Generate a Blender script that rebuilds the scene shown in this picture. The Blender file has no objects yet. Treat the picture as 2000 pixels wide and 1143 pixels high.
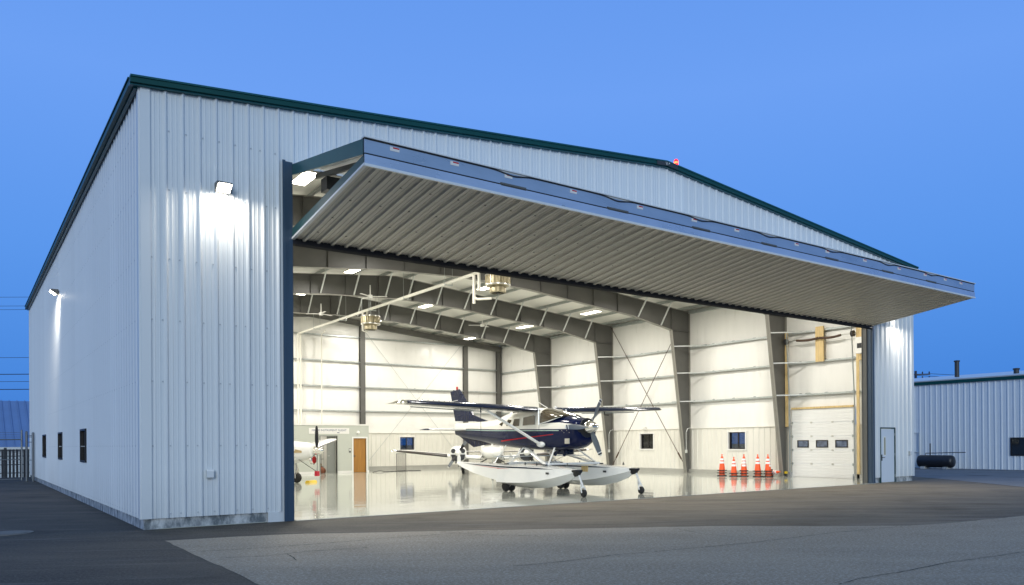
import bpy, math, random
from mathutils import Vector, Matrix
random.seed(11)
SC = bpy.context.scene
COL = SC.collection
PI = math.pi
W, L = 27.43, 28.19            # hangar width and depth
RZ0, RS = 8.30, 0.092          # roof height at the eave, roof slope
BAYS = (5.55, 11.15, 16.8, 22.4)

def roof_z(x): return RZ0 + RS * min(x, W - x)

# ------------------------------------------------------------------ mesh helper
class MB:
    def __init__(s): s.v = []; s.f = []; s.m = []
    def add(s, vs, fs, m=0):
        o = len(s.v); s.v += [tuple(p) for p in vs]
        for f in fs: s.f.append(tuple(i + o for i in f)); s.m.append(m)
        return s
    def box(s, x0, x1, y0, y1, z0, z1, m=0):
        v = [(x, y, z) for z in (z0, z1) for y in (y0, y1) for x in (x0, x1)]
        return s.add(v, [(0, 2, 3, 1), (4, 5, 7, 6), (0, 1, 5, 4), (2, 6, 7, 3), (0, 4, 6, 2), (1, 3, 7, 5)], m)
    def prism(s, poly, vec, m=0):
        n = len(poly); a = [Vector(p) for p in poly]; b = [p + Vector(vec) for p in a]
        f = [tuple(range(n - 1, -1, -1)), tuple(range(n, 2 * n))]
        f += [(i, (i + 1) % n, n + (i + 1) % n, n + i) for i in range(n)]
        return s.add(a + b, f, m)
    def beam(s, p0, p1, w, h, m=0, up=(0, 0, 1)):
        p0, p1 = Vector(p0), Vector(p1); d = (p1 - p0).normalized(); up = Vector(up)
        if abs(d.dot(up)) > .98: up = Vector((0, 1, 0))
        r = d.cross(up).normalized() * w / 2; u = r.cross(d).normalized() * h / 2
        v = [p + a * r + b * u for p in (p0, p1) for a, b in ((-1, -1), (1, -1), (1, 1), (-1, 1))]
        return s.add(v, [(3, 2, 1, 0), (4, 5, 6, 7), (0, 1, 5, 4), (1, 2, 6, 5), (2, 3, 7, 6), (3, 0, 4, 7)], m)
    def loft(s, rings, m=0, cap=(True, True), mf=None):
        n = len(rings[0]); o = len(s.v)
        vs = [p for r in rings for p in r]; fs = []; ms = []
        for k in range(len(rings) - 1):
            for i in range(n):
                fs.append((k * n + i, k * n + (i + 1) % n, (k + 1) * n + (i + 1) % n, (k + 1) * n + i)); ms.append(m if mf is None else mf(k, i))
        if cap[0]: fs.append(tuple(range(n - 1, -1, -1))); ms.append(m if mf is None else mf(0, 0))
        if cap[1]: fs.append(tuple(range((len(rings) - 1) * n, len(rings) * n))); ms.append(m if mf is None else mf(len(rings) - 2, 0))
        s.v += [tuple(p) for p in vs]
        for f, q in zip(fs, ms): s.f.append(tuple(i + o for i in f)); s.m.append(q)
        return s
    def tube(s, pts, r, n=8, m=0, cap=(True, True)):
        pts = [Vector(p) for p in pts]; N = len(pts)
        rr = r if isinstance(r, (list, tuple)) else [r] * N
        rings = []; ref = None
        for i in range(N):
            d = (pts[min(i + 1, N - 1)] - pts[max(i - 1, 0)]).normalized()
            if ref is None:
                ref = Vector((0, 0, 1)) if abs(d.z) < .9 else Vector((1, 0, 0))
            a = (ref - d * ref.dot(d)).normalized(); b = d.cross(a); ref = a
            rings.append([pts[i] + (a * math.cos(t) + b * math.sin(t)) * rr[i] for t in [2 * PI * k / n for k in range(n)]])
        return s.loft(rings, m, cap)
    def lathe(s, prof, n=20, c=(0, 0, 0), axis='z', m=0, mf=None):
        c = Vector(c); rings = []
        for r, h in prof:
            ring = []
            for k in range(n):
                a, b = r * math.cos(2 * PI * k / n), r * math.sin(2 * PI * k / n)
                ring.append(c + Vector({'z': (a, b, h), 'x': (h, a, b), 'y': (b, h, a)}[axis]))
            rings.append(ring)
        return s.loft(rings, m, (prof[0][0] > 1e-4, prof[-1][0] > 1e-4), mf)
    def build(s, name, mats, parent=None, smooth=None, **tags):
        me = bpy.data.meshes.new(name); me.from_pydata(s.v, [], s.f)
        for q in (mats if isinstance(mats, (list, tuple)) else [mats]): me.materials.append(q)
        if any(s.m): me.polygons.foreach_set('material_index', s.m)
        me.validate(); me.update()
        import bmesh
        bm = bmesh.new(); bm.from_mesh(me)
        bmesh.ops.recalc_face_normals(bm, faces=bm.faces[:]); bm.to_mesh(me); bm.free()
        if smooth is not None:
            me.polygons.foreach_set('use_smooth', [True] * len(me.polygons))
            me.set_sharp_from_angle(angle=math.radians(smooth))
        o = bpy.data.objects.new(name, me); COL.objects.link(o)
        if parent: o.parent = parent
        for k, v in tags.items(): o[k] = v
        return o

def empty(name, loc=(0, 0, 0), rz=0, parent=None, **tags):
    o = bpy.data.objects.new(name, None); COL.objects.link(o)
    o.location = loc; o.rotation_euler = (0, 0, rz); o.empty_display_size = .3
    if parent: o.parent = parent
    for k, v in tags.items(): o[k] = v
    return o

def thing(name, label, cat, loc=(0, 0, 0), rz=0, group=None):
    o = empty(name, loc, rz, label=label, category=cat)
    if group: o['group'] = group
    return o

def tag(o, label, cat, group=None):
    o['label'] = label; o['category'] = cat
    if group: o['group'] = group
    return o

def dup(root, loc, rz=None, label=None, name=None):
    r = root.copy(); COL.objects.link(r); r.location = loc
    if rz is not None: r.rotation_euler = (0, 0, rz)
    if label: r['label'] = label
    def rec(a, b):
        for ch in list(a.children):
            c = ch.copy()
            COL.objects.link(c); c.parent = b; rec(ch, c)
    rec(root, r)
    return r

# ------------------------------------------------------------------ materials
def nt(name):
    m = bpy.data.materials.new(name); m.use_nodes = True
    t = m.node_tree; return m, t, t.nodes['Principled BSDF']

def mat(name, col, rough=.5, metal=0., var=0., vscale=4., stretch=(1, 1, 1), bump=0., bscale=40., coat=0., spec=.5, rvar=0.):
    m, t, b = nt(name); N = t.nodes; K = t.links
    b.inputs['Base Color'].default_value = (*col, 1); b.inputs['Roughness'].default_value = rough
    b.inputs['Metallic'].default_value = metal; b.inputs['Coat Weight'].default_value = coat
    b.inputs['Coat Roughness'].default_value = .05
    b.inputs['Specular IOR Level'].default_value = spec
    if var or bump or rvar:
        tc = N.new('ShaderNodeTexCoord'); mp = N.new('ShaderNodeMapping'); mp.inputs['Scale'].default_value = stretch
        K.new(tc.outputs['Object'], mp.inputs['Vector'])
    if var or rvar:
        n = N.new('ShaderNodeTexNoise'); n.inputs['Scale'].default_value = vscale; n.inputs['Detail'].default_value = 6; n.inputs['Roughness'].default_value = .6
        K.new(mp.outputs[0], n.inputs['Vector'])
        if var:
            r = N.new('ShaderNodeMapRange'); r.inputs[1].default_value = .25; r.inputs[2].default_value = .75
            r.inputs[3].default_value = 1 - var; r.inputs[4].default_value = 1 + var
            K.new(n.outputs['Fac'], r.inputs[0])
            mx = N.new('ShaderNodeVectorMath'); mx.operation = 'SCALE'; mx.inputs[0].default_value = col
            K.new(r.outputs[0], mx.inputs['Scale']); K.new(mx.outputs[0], b.inputs['Base Color'])
        if rvar:
            r = N.new('ShaderNodeMapRange'); r.inputs[1].default_value = .3; r.inputs[2].default_value = .7
            r.inputs[3].default_value = max(.02, rough - rvar); r.inputs[4].default_value = rough + rvar
            K.new(n.outputs['Fac'], r.inputs[0]); K.new(r.outputs[0], b.inputs['Roughness'])
    if bump:
        n2 = N.new('ShaderNodeTexNoise'); n2.inputs['Scale'].default_value = bscale; n2.inputs['Detail'].default_value = 5
        K.new(mp.outputs[0], n2.inputs['Vector'])
        bp = N.new('ShaderNodeBump'); bp.inputs['Strength'].default_value = bump; bp.inputs['Distance'].default_value = .02
        K.new(n2.outputs['Fac'], bp.inputs['Height']); K.new(bp.outputs[0], b.inputs['Normal'])
    return m

def emit(name, col, s):
    m, t, b = nt(name)
    b.inputs['Base Color'].default_value = (*col, 1); b.inputs['Emission Color'].default_value = (*col, 1); b.inputs['Emission Strength'].default_value = s
    return m

def glass(name, tint=(.52, .56, .58), gl=.12):
    m = bpy.data.materials.new(name); m.use_nodes = True; t = m.node_tree; N = t.nodes; K = t.links
    N.remove(N['Principled BSDF']); out = N['Material Output']
    tr = N.new('ShaderNodeBsdfTransparent'); tr.inputs[0].default_value = (*tint, 1)
    g = N.new('ShaderNodeBsdfGlossy'); g.inputs['Roughness'].default_value = .03
    fr = N.new('ShaderNodeFresnel'); fr.inputs[0].default_value = 1.5
    ad = N.new('ShaderNodeMath'); ad.operation = 'ADD'; ad.inputs[1].default_value = gl * .3; ad.use_clamp = True
    mx = N.new('ShaderNodeMixShader')
    K.new(fr.outputs[0], ad.inputs[0]); K.new(ad.outputs[0], mx.inputs[0]); K.new(tr.outputs[0], mx.inputs[1]); K.new(g.outputs[0], mx.inputs[2]); K.new(mx.outputs[0], out.inputs[0])
    return m

M = {}
M['siding'] = mat('white_siding', (.69, .71, .74), .42, var=.03, vscale=.5, rvar=.05)
def siding_mat():
    m, t, b = nt('white_siding'); N = t.nodes; K = t.links
    tc = N.new('ShaderNodeTexCoord'); sp = N.new('ShaderNodeSeparateXYZ'); K.new(tc.outputs['Object'], sp.inputs[0])
    def mth(op, a, c, d=None):
        n = N.new('ShaderNodeMath'); n.operation = op
        for i, v in enumerate((a, c, d)):
            if v is None: continue
            if isinstance(v, (int, float)): n.inputs[i].default_value = v
            else: K.new(v, n.inputs[i])
        return n.outputs[0]
    u = mth('FLOOR', mth('DIVIDE', mth('ADD', sp.outputs[0], mth('ADD', sp.outputs[1], 20.22)), .915), 0)
    w = N.new('ShaderNodeTexWhiteNoise'); w.noise_dimensions = '1D'; K.new(u, w.inputs['W'])
    sheet = mth('MULTIPLY_ADD', w.outputs['Value'], .07, .95)
    n = N.new('ShaderNodeTexNoise'); n.inputs['Scale'].default_value = 2.2; n.inputs['Detail'].default_value = 6; mp = N.new('ShaderNodeMapping'); mp.inputs['Scale'].default_value = (3, 3, .5)
    K.new(tc.outputs['Object'], mp.inputs[0]); K.new(mp.outputs[0], n.inputs['Vector'])
    dirt = N.new('ShaderNodeMapRange'); dirt.inputs[1].default_value = .2; dirt.inputs[2].default_value = 1.1; dirt.inputs[3].default_value = .22; dirt.inputs[4].default_value = .03; K.new(sp.outputs[2], dirt.inputs[0])
    d = mth('MULTIPLY', dirt.outputs[0], n.outputs[0])
    k = mth('MULTIPLY', sheet, mth('SUBTRACT', 1.0, d))
    v = N.new('ShaderNodeVectorMath'); v.operation = 'SCALE'; v.inputs[0].default_value = (.71, .74, .77); K.new(k, v.inputs['Scale']); K.new(v.outputs[0], b.inputs['Base Color'])
    b.inputs['Roughness'].default_value = .45
    n2 = N.new('ShaderNodeTexNoise'); n2.inputs['Scale'].default_value = 1.3; K.new(tc.outputs['Object'], n2.inputs['Vector'])
    bp = N.new('ShaderNodeBump'); bp.inputs['Strength'].default_value = .12; bp.inputs['Distance'].default_value = .02; K.new(n2.outputs[0], bp.inputs['Height']); K.new(bp.outputs[0], b.inputs['Normal'])
    return m
M['siding'] = siding_mat()
M['siding_flat'] = mat('white_flashing', (.68, .70, .72), .35, var=.03, bump=.04, bscale=2)
M['green'] = mat('dark_green_trim', (.003, .058, .055), .42, spec=.3, var=.12, vscale=2, bump=.05, bscale=3)
M['green_lip'] = mat('green_trim_lip', (.006, .08, .095), .3, spec=.4, var=.1, vscale=2)
M['roof'] = mat('roof_metal', (.05, .12, .13), .35, var=.08)
M['steel'] = mat('grey_painted_steel', (.105, .103, .095), .45, var=.12, vscale=1.5, bump=.04, bscale=4)
M['steel_edge'] = mat('grey_flange_paint', (.22, .212, .185), .45, var=.1, vscale=2)
M['galv'] = mat('galvanized_steel', (.44, .47, .46), .38, metal=.55, var=.18, vscale=9, rvar=.1)
M['galv_light'] = mat('bright_galvanized', (.62, .64, .62), .4, metal=.35, var=.12, vscale=12)
M['liner'] = mat('white_vinyl_insulation', (.82, .81, .77), .34, var=.035, vscale=1.2, stretch=(1, 3, .6), bump=.22, bscale=1.6, rvar=.08)
M['ceiling'] = mat('white_ceiling_insulation', (.80, .79, .73), .45, var=.05, vscale=.8, bump=.2, bscale=1.5)
M['wains'] = mat('cream_liner_panel', (.72, .70, .63), .45, var=.03, vscale=1)
M['curb'] = mat('grey_painted_concrete', (.36, .355, .32), .5, var=.08, vscale=2)
M['bronze'] = mat('dark_bronze_frame', (.018, .014, .012), .4)
M['glass'] = glass('window_glass')
M['blackrub'] = mat('black_rubber_seal', (.012, .012, .016), .55)
M['teal'] = mat('teal_jamb_trim', (.035, .065, .11), .35, var=.08, vscale=1, stretch=(3, 3, .4), bump=.05, bscale=3)
M['teal_dark'] = mat('dark_teal_edge', (.012, .06, .065), .35, var=.08, vscale=2)
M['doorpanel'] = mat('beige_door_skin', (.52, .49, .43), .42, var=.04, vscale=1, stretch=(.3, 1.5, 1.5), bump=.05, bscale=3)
M['edgeblue'] = mat('galvanized_door_edge', (.42, .50, .66), .32, metal=.4, var=.14, vscale=1.6, stretch=(.5, 2, 2), rvar=.1)
M['wood'] = mat('pine_lumber', (.64, .47, .22), .6, var=.22, vscale=3, stretch=(6, 6, .7), bump=.1, bscale=10)
M['oak'] = mat('stained_wood_door', (.36, .17, .035), .35, var=.2, vscale=3, stretch=(5, 5, .5))
M['white'] = mat('white_paint', (.78, .77, .73), .4, var=.02)
M['whitegloss'] = mat('white_gloss_paint', (.80, .80, .78), .12, coat=.5, var=.02)
M['black'] = mat('black_paint', (.012, .012, .014), .4)
M['dark'] = mat('dark_grey_plastic', (.04, .04, .042), .5)
M['rubber'] = mat('tyre_rubber', (.016, .016, .017), .75, var=.2, vscale=20)
M['rim'] = mat('white_wheel_rim', (.75, .75, .74), .3)
M['chrome'] = mat('polished_chrome', (.85, .84, .80), .06, metal=1, var=.03)
M['alu'] = mat('brushed_aluminium', (.62, .61, .57), .3, metal=.9, var=.1, vscale=6)
M['heater'] = mat('tan_heater_metal', (.40, .35, .23), .4, metal=.55, var=.22, vscale=5)
M['pipe'] = mat('white_pipe', (.76, .74, .66), .45)
M['navy'] = mat('navy_gloss_paint', (.004, .011, .036), .15, spec=.3)
M['propgrey'] = mat('grey_propeller_paint', (.16, .175, .19), .4, var=.08)
M['red'] = mat('red_paint', (.55, .02, .02), .35)
M['orange'] = mat('orange_cone_plastic', (.85, .10, .02), .5, var=.06)
M['band'] = mat('white_reflective_band', (.85, .85, .85), .35)
M['yellow'] = mat('yellow_paint', (.75, .52, .03), .5, var=.1)
M['officewall'] = mat('grey_green_drywall', (.50, .52, .46), .6, var=.02)
M['brown'] = mat('brown_bag_fabric', (.20, .07, .035), .8, var=.2, vscale=14)
M['boot'] = mat('black_deice_boot', (.03, .024, .02), .3)
M['tan'] = mat('tan_stripe', (.45, .33, .17), .3)
M['tint'] = mat('tinted_cabin_glass', (.075, .06, .038), .06, var=.45, vscale=3.5, coat=.6)
M['spring'] = mat('rusty_spring_steel', (.075, .038, .022), .6, var=.3, vscale=30)
M['interior'] = mat('grey_interior_panel', (.22, .23, .21), .6)
M['lightpanel'] = emit('lamp_lens', (1, .93, .78), 14)
M['packlens'] = emit('wall_lamp_lens', (1, .95, .82), 45)
M['beacon'] = emit('red_beacon_glass', (1, .012, .02), 3)
M['beaconcore'] = emit('beacon_core', (1, .16, .05), 4)
M['screenblue'] = mat('sticker_white', (.75, .72, .7), .5)
M['farwall'] = mat('pale_far_wall', (.75, .80, .82), .5, var=.06, vscale=1.5, stretch=(2, 2, .3))
M['farroof'] = mat('blue_metal_roof', (.14, .24, .46), .4, var=.08, vscale=.6)
M['bluesiding'] = mat('pale_blue_siding', (.70, .735, .77), .42, var=.03)
M['lightroof'] = mat('pale_roof_metal', (.72, .76, .80), .4)
M['fence'] = mat('grey_gate_tube', (.17, .185, .20), .4, metal=.5)
M['picket'] = mat('dark_picket_steel', (.012, .014, .02), .5)
M['tank'] = mat('black_tank_paint', (.012, .013, .018), .38, var=.2, vscale=3)
M['wire'] = mat('cable_sheath', (.03, .04, .07), .6)

def concrete_mat():
    m, t, b = nt('weathered_concrete'); N = t.nodes; K = t.links
    tc = N.new('ShaderNodeTexCoord')
    n = N.new('ShaderNodeTexNoise'); n.inputs['Scale'].default_value = 3.5; n.inputs['Detail'].default_value = 8; n.inputs['Roughness'].default_value = .7
    mp = N.new('ShaderNodeMapping'); mp.inputs['Scale'].default_value = (1.4, 1.4, .7)
    K.new(tc.outputs['Object'], mp.inputs[0]); K.new(mp.outputs[0], n.inputs['Vector'])
    r = N.new('ShaderNodeValToRGB'); r.color_ramp.elements[0].position = .40; r.color_ramp.elements[0].color = (.13, .15, .165, 1)
    r.color_ramp.elements[1].position = .62; r.color_ramp.elements[1].color = (.56, .57, .58, 1)
    K.new(n.outputs[0], r.inputs[0]); K.new(r.outputs[0], b.inputs['Base Color']); b.inputs['Roughness'].default_value = .75
    n2 = N.new('ShaderNodeTexNoise'); n2.inputs['Scale'].default_value = 22; n2.inputs['Detail'].default_value = 6
    K.new(tc.outputs['Object'], n2.inputs['Vector'])
    bp = N.new('ShaderNodeBump'); bp.inputs['Strength'].default_value = .5; bp.inputs['Distance'].default_value = .02
    K.new(n2.outputs[0], bp.inputs['Height']); K.new(bp.outputs[0], b.inputs['Normal'])
    return m
M['concrete'] = concrete_mat()

def asphalt_mat(name, c0, c1, sc, streak=(3.2, .8, 1), speck=.5, rough=.8, speckc=(.35, .35, .35), scuff=.45, stain=.5, warm_spill=None):
    m, t, b = nt(name); N = t.nodes; K = t.links
    tc = N.new('ShaderNodeTexCoord')
    mp = N.new('ShaderNodeMapping'); mp.vector_type = 'TEXTURE'; mp.inputs['Scale'].default_value = streak; mp.inputs['Rotation'].default_value = (0, 0, -.62)
    K.new(tc.outputs['Object'], mp.inputs[0])
    n = N.new('ShaderNodeTexNoise'); n.inputs['Scale'].default_value = sc; n.inputs['Detail'].default_value = 8; n.inputs['Roughness'].default_value = .62; n.inputs['Distortion'].default_value = .6
    K.new(mp.outputs[0], n.inputs['Vector'])
    r = N.new('ShaderNodeValToRGB'); r.color_ramp.elements[0].position = .3; r.color_ramp.elements[0].color = (*c0, 1)
    r.color_ramp.elements[1].position = .72; r.color_ramp.elements[1].color = (*c1, 1); K.new(n.outputs[0], r.inputs[0])
    g = N.new('ShaderNodeTexNoise'); g.inputs['Scale'].default_value = 26; g.inputs['Detail'].default_value = 7; g.inputs['Roughness'].default_value = .85
    K.new(tc.outputs['Object'], g.inputs['Vector'])
    sr = N.new('ShaderNodeMapRange'); sr.inputs[1].default_value = .46; sr.inputs[2].default_value = .66; sr.inputs[3].default_value = 0; sr.inputs[4].default_value = speck
    K.new(g.outputs[0], sr.inputs[0])
    mx = N.new('ShaderNodeMix'); mx.data_type = 'RGBA'; mx.inputs['B'].default_value = (*speckc, 1)
    K.new(sr.outputs[0], mx.inputs['Factor']); K.new(r.outputs[0], mx.inputs['A'])
    # scuffs: long thin paler marks, and darker oil stains
    mp2 = N.new('ShaderNodeMapping'); mp2.vector_type = 'TEXTURE'; mp2.inputs['Scale'].default_value = (4.5, .22, 1); mp2.inputs['Rotation'].default_value = (0, 0, -.5)
    K.new(tc.outputs['Object'], mp2.inputs[0])
    n3 = N.new('ShaderNodeTexNoise'); n3.inputs['Scale'].default_value = 1.1; n3.inputs['Detail'].default_value = 7; n3.inputs['Distortion'].default_value = .8; K.new(mp2.outputs[0], n3.inputs['Vector'])
    s3 = N.new('ShaderNodeMapRange'); s3.inputs[1].default_value = .56; s3.inputs[2].default_value = .78; s3.inputs[3].default_value = 0; s3.inputs[4].default_value = scuff; K.new(n3.outputs[0], s3.inputs[0])
    m3 = N.new('ShaderNodeMix'); m3.data_type = 'RGBA'; m3.inputs['B'].default_value = (*speckc, 1); K.new(s3.outputs[0], m3.inputs['Factor']); K.new(mx.outputs['Result'], m3.inputs['A'])
    n4 = N.new('ShaderNodeTexNoise'); n4.inputs['Scale'].default_value = .55; n4.inputs['Detail'].default_value = 5; K.new(tc.outputs['Object'], n4.inputs['Vector'])
    s4 = N.new('ShaderNodeMapRange'); s4.inputs[1].default_value = .56; s4.inputs[2].default_value = .7; s4.inputs[3].default_value = 1; s4.inputs[4].default_value = stain; K.new(n4.outputs[0], s4.inputs[0])
    m4 = N.new('ShaderNodeVectorMath'); m4.operation = 'SCALE'; K.new(m3.outputs['Result'], m4.inputs[0]); K.new(s4.outputs[0], m4.inputs['Scale']); K.new(m4.outputs[0], b.inputs['Base Color'])
    if warm_spill:   # interior light spilling onto the apron, painted in as a patchy warm tint
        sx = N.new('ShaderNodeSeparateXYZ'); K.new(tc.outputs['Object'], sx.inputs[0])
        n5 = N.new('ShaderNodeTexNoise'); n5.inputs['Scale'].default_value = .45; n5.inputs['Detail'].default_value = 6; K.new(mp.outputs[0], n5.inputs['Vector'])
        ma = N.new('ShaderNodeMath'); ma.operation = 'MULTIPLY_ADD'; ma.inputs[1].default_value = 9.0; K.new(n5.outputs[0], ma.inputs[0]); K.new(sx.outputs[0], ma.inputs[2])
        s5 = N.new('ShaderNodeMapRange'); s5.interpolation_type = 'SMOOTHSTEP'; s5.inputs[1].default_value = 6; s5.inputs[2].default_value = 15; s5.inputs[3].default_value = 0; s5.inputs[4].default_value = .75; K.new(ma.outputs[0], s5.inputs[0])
        m6 = N.new('ShaderNodeMix'); m6.data_type = 'RGBA'; m6.blend_type = 'ADD'; m6.inputs['B'].default_value = (*warm_spill, 1); 
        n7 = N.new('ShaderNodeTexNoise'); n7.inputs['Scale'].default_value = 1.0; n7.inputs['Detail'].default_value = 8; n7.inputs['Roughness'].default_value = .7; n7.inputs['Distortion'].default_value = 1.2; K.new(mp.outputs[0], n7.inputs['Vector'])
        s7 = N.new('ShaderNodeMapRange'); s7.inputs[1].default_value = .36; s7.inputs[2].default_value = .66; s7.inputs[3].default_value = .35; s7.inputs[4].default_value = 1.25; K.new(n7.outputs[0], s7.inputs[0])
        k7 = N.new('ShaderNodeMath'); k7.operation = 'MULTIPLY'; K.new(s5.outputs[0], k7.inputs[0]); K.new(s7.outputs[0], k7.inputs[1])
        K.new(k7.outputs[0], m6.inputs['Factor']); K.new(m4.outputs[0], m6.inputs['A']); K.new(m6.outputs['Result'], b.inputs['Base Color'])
    b.inputs['Roughness'].default_value = rough; b.inputs['Specular IOR Level'].default_value = .35
    bp = N.new('ShaderNodeBump'); bp.inputs['Strength'].default_value = .8; bp.inputs['Distance'].default_value = .02
    K.new(g.outputs[0], bp.inputs['Height']); K.new(bp.outputs[0], b.inputs['Normal'])
    return m
M['asphalt'] = asphalt_mat('dark_asphalt', (.026, .023, .019), (.092, .079, .062), .8, speck=.5, speckc=(.22, .215, .2), warm_spill=(.125, .098, .062))
M['oldasphalt'] = asphalt_mat('old_light_asphalt', (.205, .172, .124), (.315, .266, .195), .5, speck=.75, speckc=(.62, .58, .51), scuff=.12, stain=.9)
M['yardasphalt'] = asphalt_mat('yard_asphalt', (.12, .13, .15), (.2, .21, .23), .3, speck=.2)

def floor_mat():
    m, t, b = nt('glossy_epoxy_floor'); N = t.nodes; K = t.links
    tc = N.new('ShaderNodeTexCoord')
    n = N.new('ShaderNodeTexNoise'); n.inputs['Scale'].default_value = .8; n.inputs['Detail'].default_value = 4
    K.new(tc.outputs['Object'], n.inputs['Vector'])
    r = N.new('ShaderNodeValToRGB'); r.color_ramp.elements[0].color = (.36, .37, .325, 1); r.color_ramp.elements[1].color = (.46, .465, .415, 1)
    K.new(n.outputs[0], r.inputs[0]); K.new(r.outputs[0], b.inputs['Base Color'])
    b.inputs['Roughness'].default_value = .07; b.inputs['IOR'].default_value = 1.6
    mp = N.new('ShaderNodeMapping'); mp.inputs['Scale'].default_value = (1.0, 1.0, 1)
    K.new(tc.outputs['Object'], mp.inputs[0])
    w = N.new('ShaderNodeTexNoise'); w.inputs['Scale'].default_value = 1.3; w.inputs['Detail'].default_value = 3.5
    K.new(mp.outputs[0], w.inputs['Vector'])
    bp = N.new('ShaderNodeBump'); bp.inputs['Strength'].default_value = .5; bp.inputs['Distance'].default_value = .012
    K.new(w.outputs[0], bp.inputs['Height']); K.new(bp.outputs[0], b.inputs['Normal'])
    return m
M['floor'] = floor_mat()

# ------------------------------------------------------------------ camera
def make_camera():
    cx, cy, cz, yaw, f, y0, t, a = -2.69985, -15.58327, 1.55341, .61655, 1517.54, 862.36, .0025348, .0065348
    r0 = Vector((math.cos(yaw), -math.sin(yaw), 0)); d0 = Vector((math.sin(yaw), math.cos(yaw), 0)); z = Vector((0, 0, 1))
    D = d0 * math.cos(t) + z * math.sin(t); z1 = z * math.cos(t) - d0 * math.sin(t)
    R = r0 * math.cos(a) - z1 * math.sin(a); U = r0 * math.sin(a) + z1 * math.cos(a)
    cam = bpy.data.cameras.new('camera'); o = bpy.data.objects.new('camera', cam); COL.objects.link(o)
    o.matrix_world = Matrix(((R.x, U.x, -D.x, cx), (R.y, U.y, -D.y, cy), (R.z, U.z, -D.z, cz), (0, 0, 0, 1)))
    cam.sensor_width = 36; cam.lens = f / 2000 * 36; cam.shift_y = (y0 - 571.5) / 2000
    cam.clip_start = .1; cam.clip_end = 3000
    SC.camera = o
make_camera()

# ------------------------------------------------------------------ ground
g = MB()
xs = [-500, -120, -40, 0, 40, 120, 500]; ys = [(-500, 0), (-60, 0), (0, 0), (31, 0), (38, -1.0), (120, -1.0), (900, -1.0)]
for i in range(len(xs) - 1):
    for j in range(len(ys) - 1):
        (ya, za), (yb, zb) = ys[j], ys[j + 1]
        if xs[i] >= 40: za = zb = 0
        g.add([(xs[i], ya, za), (xs[i + 1], ya, za), (xs[i + 1], yb, zb), (xs[i], yb, zb)], [(0, 1, 2, 3)])
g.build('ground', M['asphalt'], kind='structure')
edge = [(0, -1.97), (.92, -2.1), (1.9, -2.32), (2.98, -2.89), (4.16, -3.52), (5.37, -4.18), (6.82, -5.02), (8.6, -6.0), (10.11, -7.22), (11.47, -8.2), (12.49, -8.44), (15.03, -8.66), (22, -9.2), (60, -12)]
def rough_edge(pts, step=.25, amp=.025):
    out = []
    for (a, b), (c, d) in zip(pts[:-1], pts[1:]):
        n = max(1, int(math.hypot(c - a, d - b) / step)) if abs(a) < 16 else 1
        for k in range(n):
            out.append((a + (c - a) * k / n + random.uniform(-amp, amp), b + (d - b) * k / n + random.uniform(-amp, amp)))
    return out + [pts[-1]]
poly = [(x, y, .004) for x, y in rough_edge(edge)] + [(60, -40, .004), (0, -40, .004)] + [(random.uniform(-.02, .02), y, .004) for y in [-20 + .3 * k for k in range(60)]]
old = MB(); old.add(poly, [tuple(range(len(poly)))])
old_obj = old.build('old_pavement', M['oldasphalt'], kind='structure')
yard = MB(); yp = [(31.4, 2.4, .008), (27.95, -1.92, .008), (25.79, -4.47, .008), (25.2, -8, .008), (60, -8, .008), (60, 40, .008), (31.4, 40, .008)]
yard.add(yp, [tuple(range(len(yp)))]); yard.build('side_yard', M['yardasphalt'], kind='structure')
M['crack'] = mat('crack_dirt', (.035, .04, .032), .9, var=.3, vscale=6)
cracks = [[(2.96, -7.59), (3.54, -7.67), (4.64, -7.65), (5.88, -7.83), (7.31, -8.0), (9.24, -7.98), (11.24, -8.2)], [(-.0, -3.66), (.9, -3.86), (1.66, -3.94), (2.69, -3.94), (3.89, -4.0), (5.13, -4.2)],
          [(5.03, -10.77), (5.59, -10.68), (6.35, -10.74), (7.49, -10.73), (8.65, -10.84), (9.34, -10.88), (12, -11)], [(.21, -4.51), (.76, -4.76), (1.39, -4.66), (2.32, -4.83)],
          [(1.06, -4.74), (1.02, -5.14), (.94, -5.49)], [(7.77, -5.89), (7.52, -6.7), (7.58, -7.39)], [(4.2, -3.7), (4.5, -4.6), (5.2, -5.3)]]
for ci, c in enumerate(cracks):
    b = MB(); pts = []
    for (x0, y0), (x1, y1) in zip(c[:-1], c[1:]):
        n = max(2, int(math.hypot(x1 - x0, y1 - y0) / .07))
        for k in range(n): pts.append((x0 + (x1 - x0) * k / n, y0 + (y1 - y0) * k / n))
    w = []; q = 0
    for x, y in pts:
        q = .8 * q + random.uniform(-.012, .012); w.append((x + q, y + q * .7))
    for i in range(len(w) - 1):
        h0 = (.008, .009, .007, .009, .008, .006, .008)[ci] * random.uniform(.4, 1.5); h1 = h0
        (x0, y0), (x1, y1) = w[i], w[i + 1]; l = math.hypot(x1 - x0, y1 - y0) + 1e-6; nx, ny = -(y1 - y0) / l, (x1 - x0) / l
        b.add([(x0 - nx * h0, y0 - ny * h0, .008), (x1 - nx * h1, y1 - ny * h1, .008), (x1 + nx * h1, y1 + ny * h1, .008), (x0 + nx * h0, y0 + ny * h0, .008)], [(0, 1, 2, 3)])
    b.build('crack', M['crack'], old_obj)
mh = MB(); mh.lathe([(.42, .0), (.42, .012), (.36, .016), (.35, .010), (.33, .010), (.33, .018), (0, .018)], 32)
o = mh.build('manhole_cover', mat('worn_iron', (.15, .145, .135), .75, var=.2, vscale=8), smooth=30); o.location = (-2.05, 1.0, 0)
tag(o, 'round iron manhole cover in the dark asphalt beside the hangar', 'manhole')

# ------------------------------------------------------------------ hangar
H = thing('hangar', 'large white ribbed metal aircraft hangar with green trim and open bifold door', 'hangar')

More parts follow.
